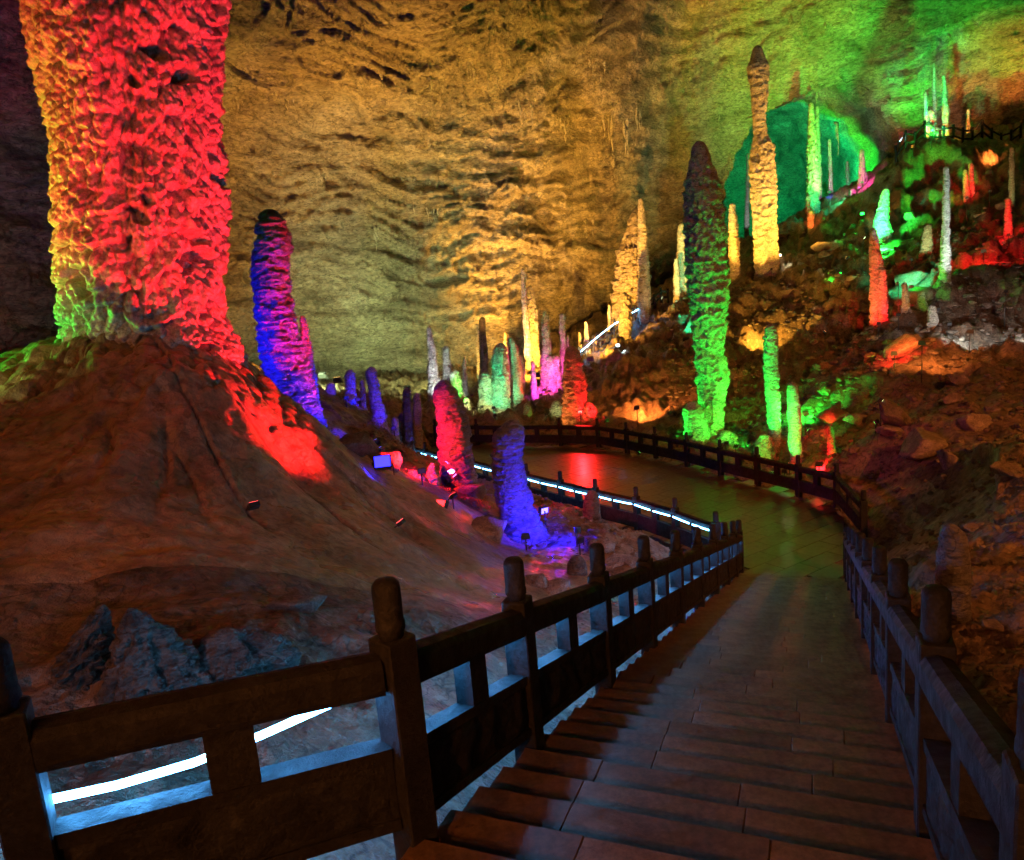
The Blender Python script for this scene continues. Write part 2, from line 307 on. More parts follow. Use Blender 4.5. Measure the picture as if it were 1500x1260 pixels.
def shell_pts(az, el, disp=True):
    D = np.stack([np.sin(az)*np.cos(el), np.cos(az)*np.cos(el), np.sin(el)], -1); r = shell_r(D); P = SC+D*r[..., None]
    if not disp: return P
    big = 2.6*fbm(P*0.055+2.0, 3)
    w = P+1.5*np.stack([fbm(P*0.12, 2), fbm(P*0.12+31, 2), fbm(P*0.12+57, 2)], -1)
    tilt = w[..., 2]-0.20*w[..., 0]*sstep(-6, 10, P[..., 0])+0.10*w[..., 0]*(1-sstep(-10, 4, P[..., 0]))
    st = np.stack([w[..., 0]*0.16, w[..., 1]*0.16, tilt*0.75], -1)
    d = big+1.05*ridge(st, 4, 0.55)+0.28*fbm(P*0.9, 3)
    n = perlin(np.stack([w[..., 0]*0.30, w[..., 1]*0.30, tilt*0.62], -1)); msk = sstep(-0.15, 0.35, perlin(P*0.16+8))
    d = d-0.85*np.exp(-(n/0.045)**2)*msk
    n = perlin(np.stack([w[..., 0]*0.8, w[..., 1]*0.8, tilt*1.9], -1)+40); d = d-0.55*np.exp(-(n/0.05)**2)*sstep(-0.1, 0.4, perlin(P*0.22+3))
    d = d+0.16*ridge(np.stack([w[..., 0]*0.9, w[..., 1]*0.9, tilt*2.6], -1), 3)+0.10*fbm(P*2.6, 2)
    d = d+0.20*ridge(np.stack([w[..., 0]*0.12, w[..., 1]*0.12, tilt*3.4], -1)+12, 2)*sstep(-0.3, 0.3, perlin(P*0.13+21))
    sm = sstep(13, 20, P[..., 2]); d = big+(d-big)*(1-0.3*sm)
    for a, b, c, yy, amp in folds:
        for (p, q) in ((a, b), (b, c)):
            A, B = atY(*p, yy), atY(*q, yy); ab = B-A; L2 = ab@ab; t = ((P-A)@ab)/L2
            nrm = np.cross(ab, SC-A); nrm /= np.linalg.norm(nrm); nrm = nrm*np.sign(nrm[2]); sd = (P-A)@nrm+0.8*fbm(P*0.3, 2)
            wgt = sstep(-0.12, 0.08, t)*(1-sstep(0.92, 1.12, t))
            d = d-amp*wgt*(sstep(-0.3, 0.5, sd)*(1-sstep(0.5, 7.0, sd)))*1.0
    hr = hole_rho(P); near = (1-sstep(1.05, 1.7, hr))*(P[..., 1] > 30)
    d = d*(1-0.6*near)
    return P+D*d[..., None]*1.0
def build_shell():
    na, ne = 1060, 420
    a = np.radians(np.concatenate([np.linspace(-150, -46, 60), np.linspace(-45.8, 52, na-120), np.linspace(52.5, 150, 60)]))
    e = np.radians(np.concatenate([np.linspace(-26, 34, ne-50), np.linspace(34.6, 88, 50)]))
    E, A = np.meshgrid(e, a, indexing='ij'); P = shell_pts(A, E)
    Q = grid_quads(ne, na); V = P.reshape(-1, 3)
    hr = (hole_rho(V) < 1.0) & (V[:, 1] > 30)
    Q = Q[~hr[Q].all(1)]
    o = mesh_obj('cave_wall', from_np('cave_wall', V, Q), MAT['wall']); tag(o, kind='structure')
    return o
WALL = build_shell()
def wall_hit(px, py):
    d = ray(px, py); d = d/np.linalg.norm(d); t = np.linspace(15, 110, 1200); P = CC+t[:, None]*d; Q = P-SC; rr = np.linalg.norm(Q, axis=1); D = Q/rr[:, None]
    az = np.arctan2(D[:, 0], D[:, 1]); el = np.arcsin(D[:, 2]); R = np.linalg.norm(shell_pts(az, el)-SC, axis=1); k = np.where(rr >= R)[0]
    return P[k[0]] if len(k) else None
def build_chamber():
    # lip of the arch, then the hall behind it, closed by its own back wall
    nt, na = 150, 240
    y0 = float(HC[1])
    prof = [(1.22, 2.5), (1.10, 0.4), (1.03, -0.25), (0.985, 0.3), (1.0, 2.5), (1.10, 7), (1.5, 14), (1.9, 24), (2.0, 38), (1.7, 48), (1.0, 54), (0.35, 56), (0.0, 56.5)]
    k = np.linspace(0, len(prof)-1, nt); idx = np.arange(len(prof)); rho = np.interp(k, idx, [p[0] for p in prof]); dy = np.interp(k, idx, [p[1] for p in prof])
    ph = np.linspace(0, 2*math.pi, na, endpoint=False); T, Ph = np.meshgrid(np.arange(nt), ph, indexing='ij')
    wall_y = wall_arch_y(ph)
    sh = arch_shape(Ph); X = HC[0]+HA*rho[T]*sh*np.cos(Ph)+0.10*dy[T]; Zc = HC[2]+HB*rho[T]*sh*np.sin(Ph); f = np.clip(1-dy[T]/12.0, 0, 1)
    Y = dy[T]+wall_y[None, :]*f+(y0+2)*(1-f)
    wob = 0.0*fbm(np.stack([np.cos(Ph)*1.3, np.sin(Ph)*1.3, 0*Ph], -1)+4, 3); X = X+np.cos(Ph)*wob*0.8; Zc = Zc+np.sin(Ph)*wob*0.8
    P = np.stack([X, Y, Zc], -1); n = 0.8*fbm(P*0.16, 3)+0.45*ridge(P*0.35, 4)
    C0 = np.stack([np.cos(Ph), 0*Ph, np.sin(Ph)], -1); P = P+C0*(n*(0.5+0.5*sstep(2, 12, dy[T])))[..., None]
    o = mesh_obj('far_chamber_wall', from_np('far_chamber_wall', P.reshape(-1, 3), grid_quads(nt, na, True)), MAT['wall']); tag(o, kind='structure')
def wall_arch_y(ph):
    X = HC[0]+HA*np.cos(ph)*1.03*arch_shape(ph); Zz = HC[2]+HB*np.sin(ph)*1.03*arch_shape(ph); Y = np.full_like(X, 78.0)
    for _ in range(12):
        P = np.stack([X, Y, Zz], -1)-SC; rr = np.linalg.norm(P, axis=1); D = P/rr[:, None]
        R = np.linalg.norm(shell_pts(np.arctan2(D[:, 0], D[:, 1]), np.arcsin(D[:, 2]))-SC, axis=1); Y = Y+(R-rr)*0.8
    return Y
build_chamber()

# ------------------------------------------------------------------ the great column on the flowstone mound
def build_column():
    rows = [(-1.6, 222, 158), (520, 222, 148), (500, 218, 134), (470, 214, 124), (430, 211, 120), (380, 210, 117), (300, 209, 118), (200, 205, 120), (100, 199, 124), (48, 195, 127), (0, 193, 129), (-200, 184, 136)]
    yy = MC[1]; zz, cx, rd = [], [], []
    for (py, px, hw) in rows:
        if py == -1.6: p0 = atY(px, 540, yy); zz.append(g1(MC[0], MC[1])-1.3); cx.append(p0[0]); rd.append(hw/FPX*yy*0.90)
        else: p = atY(px, py, yy); zz.append(p[2]); cx.append(p[0]); rd.append(hw/FPX*yy*0.86)
    order = np.argsort(zz); zz = np.array(zz)[order]; cx = np.array(cx)[order]; rd = np.array(rd)[order]
    nz, na = 700, 520
    z = np.linspace(zz[0], zz[-1], nz); ph = np.linspace(0, 2*math.pi, na, endpoint=False); Zg, Ph = np.meshgrid(z, ph, indexing='ij')
    cxx = np.interp(Zg, zz, cx); r = np.interp(Zg, zz, rd)
    C0 = np.stack([np.cos(Ph), np.sin(Ph), 0*Ph], -1); P = np.stack([cxx, np.full_like(cxx, yy), Zg], -1)+C0*r[..., None]
    r2 = r+0.16*fbm(P*np.array([0.7, 0.7, 0.35]), 3)
    groove = np.exp(-((Ph-(1.5*math.pi+0.22+0.30*fbm(np.stack([Zg*0.55, 0*Zg, 0*Zg], -1), 3)))/0.16)**2)*sstep(7.4, 9.5, Zg); r2 = r2-0.14*groove-0.12*sstep(1.5*math.pi+0.2, 1.5*math.pi+0.35, Ph)*sstep(9, 10.5, Zg)
    # overlapping tiers with scalloped lower lips, then drooping nodules of two sizes
    tz = Zg*1.25+1.1*fbm(P*0.7, 2)+0.4*perlin(P*2.5); fr = tz-np.floor(tz); r2 = r2+0.13*sstep(0.0, 0.25, fr)*(1-0.85*fr)-0.10
    wp = P+0.06*np.stack([perlin(P*2.1), perlin(P*2.1+9), 0*Zg], -1)
    f1, f2 = worley(np.stack([wp[..., 0]*7.6, wp[..., 1]*7.6, wp[..., 2]*4.4], -1)); kn = np.clip(1-(f1/0.80)**2, 0, 1)**0.65; r2 = r2+0.15*kn
    f1, f2 = worley(np.stack([wp[..., 0]*15, wp[..., 1]*15, wp[..., 2]*9], -1)+5); r2 = r2+0.055*np.clip(1-(f1/0.8)**2, 0, 1)+0.006*fbm(P*20, 2)
    hole = sstep(0.38, 0.6, fbm(P*np.array([1.5, 1.5, 2.4])+70, 2)); r2 = r2-0.24*hole
    P = np.stack([cxx, np.full_like(cxx, yy), Zg-0.05*kn], -1)+C0*r2[..., None]
    V = P.reshape(-1, 3)-np.array([MC[0], MC[1], 0]); base = z[0]; V[:, 2] -= base
    o = mesh_obj('dripstone_column', from_np('dripstone_column', V, grid_quads(nz, na, True)), MAT['knob'], loc=(MC[0], MC[1], base))
    tag(o, 'giant knobbly dripstone column flooded with red and green light on a flowstone mound', 'column')
build_column()
# knobbly apron at the foot of the column flows over the mound
def build_mound_skin():
    na, nr = 560, 260
    ph = np.linspace(0, 2*math.pi, na, endpoint=False); t = np.linspace(0, 1, nr)
    T, Ph = np.meshgrid(t, ph, indexing='ij'); R = 1.15+T*7.2*(1+0.12*np.sin(3*Ph+1))
    X = MC[0]+R*np.cos(Ph); Y = MC[1]+R*np.sin(Ph); Z = ground(X, Y)
    P = np.stack([X, Y, Z], -1); rr = np.hypot(X-MC[0], Y-MC[1]); ang = np.arctan2(Y-MC[1], X-MC[0])
    f1, f2 = worley(np.stack([X*3.6, Y*3.6, Z*3.0], -1)); kn = np.sqrt(np.clip(1-(f1/0.75)**2, 0, 1))
    lim = 2.7+0.6*fbm(np.stack([np.cos(ang)*2, np.sin(ang)*2, 0*ang], -1), 3)+0.5*np.clip(np.cos(ang+0.5), 0, 1)
    k = 1-sstep(lim-0.35, lim+0.2, rr)
    lift = 0.045*(1-sstep(0.86, 1.0, T))-0.12*sstep(0.86, 1.0, T)+k*(0.15*kn+0.10*np.exp(-((rr-1.5)/0.4)**2))
    s = (X-SO[0])*SU[0]+(Y-SO[1])*SU[1]; l = (X-SO[0])*SN[0]+(Y-SO[1])*SN[1]
    lift = np.where((l > -0.6), -0.3, lift)
    P[..., 2] += lift; V = P.reshape(-1, 3)
    o = mesh_obj('flowstone_mound', from_np('flowstone_mound', V, grid_quads(nr, na, True)[:, ::-1]), MAT['flow'])
    tag(o, 'broad smooth flowstone mound with radiating rills under the giant column', 'mound')
build_mound_skin()

# ------------------------------------------------------------------ floodlights
def flood(pos, target, c, E, label=None, spread=None, blend=0.6, size=0.13, radius=0.12, bright=False, gz=None):
    """A lamp fixture standing at pos, its spot aimed at target; E is the irradiance wanted at the target."""
    pos = np.array(pos, float); target = np.array(target, float); d = target-pos; dist = float(np.linalg.norm(d))
    rot = Vector(d).to_track_quat('Z', 'Y')
    e = empty('floodlight', pos); e.rotation_mode = 'QUATERNION'; e.rotation_quaternion = rot
    if 'fl_house' not in bpy.data.meshes:
        box_mesh('fl_house', -0.13, 0.13, -0.10, 0.10, -0.13, 0.0, 0.015)
        box_mesh('fl_lens', -0.11, 0.11, -0.08, 0.08, 0.0, 0.006)
        box_mesh('fl_arm', -0.008, 0.008, -0.20, 0.02, -0.09, -0.05)
    k = size/0.13
    h = mesh_obj('housing', bpy.data.meshes['fl_house'], MAT['housing'], e); y = mesh_obj('bracket', bpy.data.meshes['fl_arm'], MAT['housing'], e, loc=(-0.142*k, 0, 0)); y2 = mesh_obj('bracket', bpy.data.meshes['fl_arm'], MAT['housing'], e, loc=(0.142*k, 0, 0))
    lm = bpy.data.meshes['fl_lens'].copy(); lm.materials.clear(); ln = mesh_obj('lens', lm, MAT[('star' if bright else 'lens')+c], e)
    for q in (h, y, y2, ln): q.scale = (k, k, k)
    if gz is not None and pos[2]-gz > 0.25:
        pl = mesh_obj('stand', tube_mesh('stand', [(0, 0, 0), (0, 0, gz-pos[2]-0.15)], 0.02, 6), MAT['housing'], e); pl.rotation_mode = 'QUATERNION'; pl.rotation_quaternion = rot.inverted()
    ld = bpy.data.lights.new('flood_beam', 'SPOT'); ld.color = COLS[c]; ld.energy = E*4*math.pi*dist*dist
    ld.spot_size = spread if spread else math.radians(60); ld.spot_blend = blend; ld.shadow_soft_size = min(radius, size*0.8)
    lo = bpy.data.objects.new('flood_beam', ld); link(lo, e); lo.location = (0, 0, 0.03); lo.rotation_euler = (math.pi, 0, 0)
    tag(e, label or ('small black floodlight throwing %s light' % CNAME[c]), 'floodlight', 'floodlights hidden among the stalagmites')
    return e

# ------------------------------------------------------------------ stalagmites
NST = [0]
def stalagmite(label, pts, Y=None, style='ring', mat='drip', lights=(), group=None, seg=None, cat='stalagmite', name='stalagmite', amp=1.0):
    """pts: (px, py, half width px) from foot to tip at distance Y; lights: (colour, side angle deg about the foot, distance m, E[, aim])."""
    NST[0] += 1; seed = NST[0]*3.71
    if Y is None:
        h = hit(pts[0][0], pts[0][1]); yy = float(h[1]) if h is not None else 60.0
    else: yy = Y
    C = np.array([atY(p[0], p[1], yy) for p in pts]); R = np.array([p[2] for p in pts])/FPX*yy
    bx, by = C[0, 0], C[0, 1]; gz = g1(bx, by); zb = min(gz, C[0, 2])-0.25-0.3*R[0]
    H = C[-1, 2]-zb
    Zk = np.r_[zb, C[:, 2]]; Xk = np.r_[C[0, 0], C[:, 0]]; Rk = np.r_[R[0]*1.12, R]
    hpx = abs(pts[0][1]-pts[-1][1]); wpx = max(p[2] for p in pts)*2
    nz = seg or int(np.clip(hpx*0.95, 40, 420)); na = int(np.clip(wpx*2.4, 20, 150))
    # smooth profile through the keys, rounded tip
    zt = np.linspace(0, 1, nz); z = zb+H*zt; k = np.arange(len(Zk)); zi = np.interp(z, Zk, k)
    def smooth(vals):
        v = np.interp(z, Zk, vals); w = max(3, nz//(len(Zk)*3)) | 1; pad = np.pad(v, w//2, mode='edge'); return np.convolve(pad, np.ones(w)/w, 'valid')
    x = smooth(Xk); r = smooth(Rk); tipr = max(R[-1], R[-2]*0.5 if len(R) > 1 else R[-1]); capn = np.clip((z[-1]-z)/(tipr*1.3+1e-6), 0, 1); r = r*np.sqrt(1-(1-capn)**2+1e-4)
    ph = np.linspace(0, 2*math.pi, na, endpoint=False); Zg, Ph = np.meshgrid(z, ph, indexing='ij'); Rg = np.repeat(r[:, None], na, 1); Xg = np.repeat(x[:, None], na, 1)
    rm = float(np.median(r))+1e-6; cyl = np.stack([np.cos(Ph)*Rg/rm, np.sin(Ph)*Rg/rm, (Zg-zb)/rm], -1)+seed
    d = 0.10*fbm(cyl*np.array([0.8, 0.8, 0.5]), 3)
    if style == 'ring':
        q = cyl*np.array([0.55, 0.55, 2.3]); n = perlin(q+0.5*fbm(cyl*0.7, 2)[..., None]); d = d+0.10*(1-np.abs(n)*2.6)-0.12*np.exp(-(perlin(cyl*np.array([0.5, 0.5, 1.7])+9)/0.07)**2)+0.05*ridge(cyl*np.array([1.6, 1.6, 5.0]), 3)-0.10*sstep(0.2, 0.45, fbm(cyl*np.array([1.2, 1.2, 2.0])+20, 2)); f1, _ = worley(cyl*np.array([3.6, 3.6, 5.5])); d = d+0.08*np.sqrt(np.clip(1-(f1/0.75)**2, 0, 1))
    elif style == 'palm':
        wv = cyl+0.5*np.stack([fbm(cyl*0.8, 2), fbm(cyl*0.8+7, 2), 0.9*fbm(cyl*0.6+3, 2)], -1)
        tz = wv[..., 2]*1.5; fr = tz-np.floor(tz); lip = perlin(np.stack([cyl[..., 0]*1.6, cyl[..., 1]*1.6, np.floor(tz)*3.1], -1)); d = d+0.20*(fr-0.45)*(0.45+1.3*np.clip(lip, -0.3, 1))
        f1, _ = worley(cyl*np.array([3.4, 3.4, 3.0])); d = d+0.17*np.sqrt(np.clip(1-(f1/0.75)**2, 0, 1))-0.06
        f1, _ = worley(cyl*np.array([7, 7, 6.0])); d = d+0.07*np.sqrt(np.clip(1-(f1/0.75)**2, 0, 1))-0.16*sstep(0.25, 0.5, fbm(cyl*1.5+20, 2))
    elif style == 'knob':
        f1, _ = worley(cyl*np.array([2.6, 2.6, 1.9])); d = d+0.24*np.sqrt(np.clip(1-(f1/0.75)**2, 0, 1))+0.10*ridge(cyl*3, 3)-0.2*sstep(0.2, 0.5, fbm(cyl*1.4+20, 2))
    elif style == 'smooth':
        d = d+0.05*fbm(cyl*np.array([1, 1, 2.5]), 3)+0.05*(1-2*np.abs(perlin(cyl*np.array([0.3, 0.3, 2.4]))))+0.03*ridge(cyl*np.array([2.2, 2.2, 4.0]), 3)
    d = d+0.03*fbm(cyl*6, 2)
    d = d-np.mean(d)-0.05
    if style == 'palm': d = d*sstep(0.0, 0.10, (z[-1]-Zg)/H)
    thin = 1.0+0.9*(1-sstep(8, 26, np.array(float(wpx)))); Rr = Rg*(1+amp*thin*np.clip(d, -0.45, 0.6)); Xg = Xg+0.22*rm*perlin(np.stack([(Zg-zb)/rm*0.35+seed, 0*Zg, 0*Zg], -1))*sstep(0, 0.15, (Zg-zb)/H)
    P = np.stack([Xg-bx+np.cos(Ph)*Rr, np.sin(Ph)*Rr, Zg-zb], -1)
    V = P.reshape(-1, 3); V = np.vstack([V, [[x[-1]-bx, 0, z[-1]-zb+0.02*tipr]]]); Q = grid_quads(nz, na, True)
    me = from_np(name, V[:-1], Q)
    bm = bmesh.new(); bm.from_mesh(me); bm.verts.ensure_lookup_table()
    f = bm.faces.new([bm.verts[(nz-1)*na+i] for i in range(na)]); f.smooth = True; bm.to_mesh(me); bm.free()
    o = mesh_obj(name, me, MAT[mat], loc=(bx, by, zb)); tag(o, label, cat, group)
    top = C[-1, 2]
    for L in lights:
        c, ang, dist, E = L[:4]; aim = L[4] if len(L) > 4 else 0.45
        a = math.radians(ang); vx, vy = bx/math.hypot(bx, by), by/math.hypot(bx, by)   # 0 = towards the camera, + = to its right
        dx = -vx*math.cos(a)+vy*math.sin(a); dy = -vy*math.cos(a)-vx*math.sin(a)
        lx, ly = bx+dx*dist, by+dy*dist; tt = np.linspace(0, 0.8, 9); gl = g1(lx, ly); lz = gl+0.4 if yy < 35 else max(gl+0.22, float(np.max(ground(lx+(bx-lx)*tt, ly+(by-ly)*tt)))+0.15)
        tz = max(gz, C[0, 2])+(top-max(gz, C[0, 2]))*aim; cxm = float(np.interp(tz, Zk, Xk))
        base_dir = np.array([bx-lx, by-ly, max(gz, C[0, 2])-lz]); top_dir = np.array([C[-1, 0]-lx, by-ly, top-lz]); mid = np.array([cxm-lx, by-ly, tz-lz])
        def an(u, v): return math.acos(np.clip(u@v/np.linalg.norm(u)/np.linalg.norm(v), -1, 1))
        sp = L[5] if len(L) > 5 else 2*max(an(mid, top_dir), an(mid, base_dir)*0.8, math.atan2(max(R)*1.3, dist))*1.08
        flood((lx, ly, lz), (cxm, by, tz), c, E, 'small black floodlight throwing %s light up the %s' % (CNAME[c], ' '.join(label.split()[:6])), spread=min(sp, 2.4), blend=0.35, size=0.09 if dist < 6 else 0.14, gz=gl)
    return o
st = stalagmite
# left: leaning violet one and the blue ones round it
st('tall leaning stalagmite washed violet and crimson between the mound and the amber wall', [(440, 628, 40), (425, 560, 35), (411, 500, 31), (399, 440, 28), (395, 400, 27), (400, 360, 26), (396, 330, 22), (392, 306, 19)], 20, 'ring', 'dripmid',
   lights=[('B', -50, 2.6, 13.7, 0.35), ('B', 60, 2.2, 9.5, 0.3), ('M', 75, 4.0, 10.5, 0.75), ('R', 40, 5.0, 10.5, 0.8)], amp=0.8)
st('slim blue spire close behind the leaning violet stalagmite', [(462, 612, 11), (453, 540, 9), (446, 490, 7), (442, 462, 4)], 22, 'ring', lights=[('B', 50, 2.0, 6.0)])
st('short blue stump nearest to the leaning violet stalagmite', [(487, 608, 8), (485, 585, 8), (483, 560, 7)], 29, 'ring', lights=[('B', 20, 1.6, 4.0)])
st('blue stalagmite standing next to a shorter blue stump before the pale wall', [(517, 612, 10), (514, 575, 9), (513, 541, 7)], 30, 'ring', lights=[('B', 25, 2, 7.0)])
st('blue stalagmite with a bent foot above the bright blue lamp', [(560, 645, 13), (553, 600, 10), (547, 565, 9), (544, 537, 8)], 27, 'ring', lights=[('B', 30, 2, 7.5)])
st('dark navy stump behind the glowing handrail', [(598, 645, 9), (597, 600, 7), (596, 567, 6)], 33, 'ring', 'dripdark', lights=[('B', 30, 1.6, 1.5)])
st('small blue nub at the end of the glowing handrail', [(580, 655, 8), (579, 630, 6), (578, 610, 5)], 28, 'smooth', lights=[('B', 0, 1.5, 2.0)])
st('small pale tip beside the dark navy stump', [(589, 632, 7), (588, 615, 5), (588, 604, 3)], 34, 'ring', lights=[('W', 0, 1.6, 3)])
st('squat glossy blue dome at the foot of the leaning violet stalagmite', [(492, 655, 22), (490, 638, 20), (488, 626, 12)], 22, 'smooth', lights=[('B', 30, 1.3, 3.5)], name='stalagmite')
st('thick red stalagmite with a dark tapering top beside the red lamp', [(674, 722, 27), (669, 690, 27), (665, 645, 26), (660, 605, 24), (655, 575, 18), (650, 556, 11)], 20.5, 'ring', 'dripmid',
   lights=[('R', -45, 2.4, 24, 0.4), ('R', 35, 2.4, 20, 0.45)], amp=0.8)
st('rugged red cone next to the thick red stalagmite', [(608, 722, 18), (606, 705, 15), (604, 688, 9)], 19.5, 'knob', lights=[('R', 10, 1.2, 7)])
st('pointed red cone touching the thick red stalagmite', [(637, 722, 16), (634, 700, 11), (632, 678, 3)], 19.8, 'knob')
st('thick deep blue stalagmite with a slanting top and cyan foot', [(770, 790, 38), (760, 755, 30), (748, 715, 26), (743, 670, 25), (745, 635, 24), (752, 613, 16)], 18.3, 'ring', 'dripmid', lights=[('B', 30, 2.4, 18, 0.3), ('B', 50, 1.6, 9.0, 0.15, 1.0), ('B', 0, 2.0, 7.0, 0.2, 1.0)], amp=0.8)
st('dark rounded stub before the near balustrade', [(867, 775, 16), (866, 745, 14), (866, 718, 10)], 20.2, 'smooth', 'dripdark')
st('dark rounded stub close outside the stair balustrade', [(846, 866, 18), (845, 835, 16), (843, 813, 11)], 14.6, 'smooth', 'dripdark')
st('hunched dark stalagmite like a perched owl outside the right balustrade', [(1394, 915, 26), (1394, 870, 28), (1397, 825, 25), (1397, 790, 21), (1391, 767, 13)], 8.5, 'smooth', 'dripmid', amp=1.2)
# behind the far balustrade
st('white bent spire rising behind the thick red stalagmite', [(637, 610, 11), (636, 560, 9), (632, 515, 6), (628, 478, 3)], 43, 'knob', lights=[('W', 10, 3.5, 7)])
st('dim green spire between two pale ones', [(657, 590, 9), (655, 540, 7), (653, 506, 5)], 45, 'ring', lights=[('G', 20, 3, 3.5)])
st('pale lumpy stalagmite right of the dim green spire', [(673, 610, 11), (669, 570, 9), (665, 541, 7)], 44, 'knob', lights=[('Y', 25, 3, 5)])
st('thin amber sliver beside a dark straight column', [(705, 555, 6), (701, 510, 4), (699, 474, 3)], 54, 'ring', lights=[('A', -20, 3, 8)])
st('dark straight column beside a thin amber sliver', [(710, 560, 8), (708, 510, 6), (706, 464, 5)], 52, 'smooth', 'dripdark')
st('pale green banded stalagmite with a grey top behind the balustrade', [(712, 635, 13), (711, 590, 12), (710, 545, 10)], 42.5, 'ring', lights=[('Y', 10, 3, 3.5, 0.25)])
st('emerald stalagmite behind the blue one', [(735, 625, 14), (734, 570, 13), (732, 525, 12), (733, 502, 8)], 42.8, 'knob', lights=[('T', -5, 3.4, 8, 0.5)])
st('dark column with a red side leaning on the emerald stalagmite', [(760, 615, 11), (757, 550, 9), (752, 515, 8), (748, 494, 6)], 43.6, 'smooth', lights=[('R', 75, 3, 7, 0.6)])
st('tallest thin grey spire against the amber wall', [(777, 560, 7), (772, 490, 5), (768, 440, 4), (766, 392, 3)], 55, 'knob', lights=[('W', -25, 4, 4)])
st('amber stalagmite with a dark red tip beside the tallest grey spire', [(784, 570, 10), (781, 510, 9), (779, 455, 8), (776, 418, 4)], 56, 'knob', lights=[('A', 40, 4, 3, 0.4)])
st('tall dim magenta spire in the middle of the pink cluster', [(799, 605, 9), (800, 545, 9), (800, 500, 7), (798, 455, 5)], 47, 'ring', lights=[('M', 0, 3, 5, 0.2)])
st('short bright pink stalagmite at the front of the pink cluster', [(807, 605, 9), (808, 555, 7), (806, 521, 4)], 46.4, 'knob', lights=[('M', 0, 2.6, 7, 0.3)])
st('low pink stump at the outer edge of the pink cluster', [(791, 605, 8), (790, 585, 6), (789, 566, 4)], 46.2, 'knob', lights=[('M', 10, 2.6, 6)])
st('stout pink stalagmite between the pink cluster and the coral red one', [(816, 595, 10), (814, 550, 8), (813, 520, 5)], 46.8, 'knob', lights=[('M', 5, 2.6, 6)])
st('straight purple pole rising beside the coral red stalagmite', [(827, 590, 7), (825, 510, 5), (823, 458, 4)], 48, 'ring', lights=[('M', 0, 3, 3)])
st('broad coral red stalagmite with a pointed top behind the balustrade', [(846, 645, 24), (844, 605, 20), (841, 560, 18), (839, 528, 14), (837, 506, 7)], 38.5, 'ring', lights=[('R', 35, 2.4, 10, 0.4), ('O', -70, 3.0, 4, 0.35)], amp=1.2)
st('low red knob at the foot of the broad coral red stalagmite', [(864, 640, 16), (863, 610, 13), (861, 588, 8)], 38, 'knob', lights=[('R', 20, 2.5, 6)])
st('pale olive stump in front of the pink cluster', [(818, 632, 15), (816, 605, 12), (815, 586, 7)], 41, 'ring', lights=[('Y', 0, 2, 2.4)])
st('thin pinkish spire near the lit hillside walkway', [(861, 530, 6), (859, 495, 4), (858, 470, 2)], 57, 'ring', lights=[('C', -10, 3, 3), ('M', 20, 3, 2)])
st('thin pale twig of stone behind the coral red stalagmite', [(851, 530, 4), (850, 505, 3), (849, 486, 2)], 58, 'ring', lights=[('C', 10, 3, 3)])
st('small dark peg near the lit hillside walkway', [(873, 525, 4), (872, 508, 3), (872, 492, 3)], 56.5, 'smooth', 'dripdark')
for lab, pts, yy, sty, lg in (
    ('slim violet spire between the pale olive stump and the pink cluster', [(783, 600, 6), (782, 560, 5), (780, 528, 3)], 45.5, 'ring', [('P', 10, 2.4, 4)]),
    ('thin dark red spire behind the emerald stalagmite', [(744, 590, 5), (743, 540, 4), (741, 486, 3)], 47, 'knob', [('R', 60, 2.6, 2.5)]),
    ('thin grey stalk behind the pale lumpy stalagmite', [(682, 600, 5), (681, 560, 4), (680, 520, 2)], 48, 'knob', [('W', 10, 2.6, 1.2)]),
    ('short knobby pale stub beside the pale lumpy stalagmite', [(685, 615, 7), (684, 598, 6), (683, 582, 4)], 43, 'knob', [('Y', 20, 2, 2.4)]),
    ('dim rust coloured spire between the emerald and the tallest grey spire', [(766, 590, 6), (764, 545, 5), (763, 520, 3)], 48.5, 'ring', [('O', 20, 2.6, 1.2)]),
    ('dark green stub at the foot of the dark column with a red side', [(774, 628, 9), (773, 606, 8), (772, 590, 5)], 41.5, 'smooth', [('G', 30, 2, 0.8)]),
    ('slim purple stalk right behind the straight purple pole', [(833, 585, 5), (832, 530, 4), (831, 492, 2)], 49, 'ring', [('M', 0, 2.6, 2)]),
    ('short blue peg behind the glossy blue dome', [(505, 628, 6), (504, 606, 6), (503, 588, 4)], 31, 'ring', [('B', 20, 1.8, 4)]),
    ('tall thin blue stalk between two blue stalagmites before the pale wall', [(533, 625, 6), (532, 590, 5), (531, 556, 3)], 32, 'knob', [('B', 20, 2, 5)]),
    ('blunt navy stump right of the dark navy stump', [(612, 640, 8), (611, 605, 7), (611, 575, 5)], 36, 'smooth', [('B', 40, 2, 1.2)]),
    ('tiny pale stub at the foot of the pale green banded stalagmite', [(697, 632, 6), (696, 618, 5), (695, 606, 4)], 42, 'knob', [('Y', 0, 2, 2)]),
    ('thin cream stalk left of the rugged amber outcrop', [(893, 515, 4), (893, 480, 3), (892, 446, 2)], 60, 'ring', [('C', 0, 3, 2)]),
    ('thin teal stalk deep in the mouth of the arch', [(1242, 300, 3), (1242, 265, 3), (1241, 236, 2)], 78, 'knob', [('T', 0, 3, 2)]),
    ('short pink stub beside the magenta spire at the arch', [(1250, 296, 5), (1250, 286, 4), (1249, 276, 3)], 67.5, 'knob', [('M', 10, 2.4, 4)])):
    st(lab, pts, yy, sty, lights=lg)
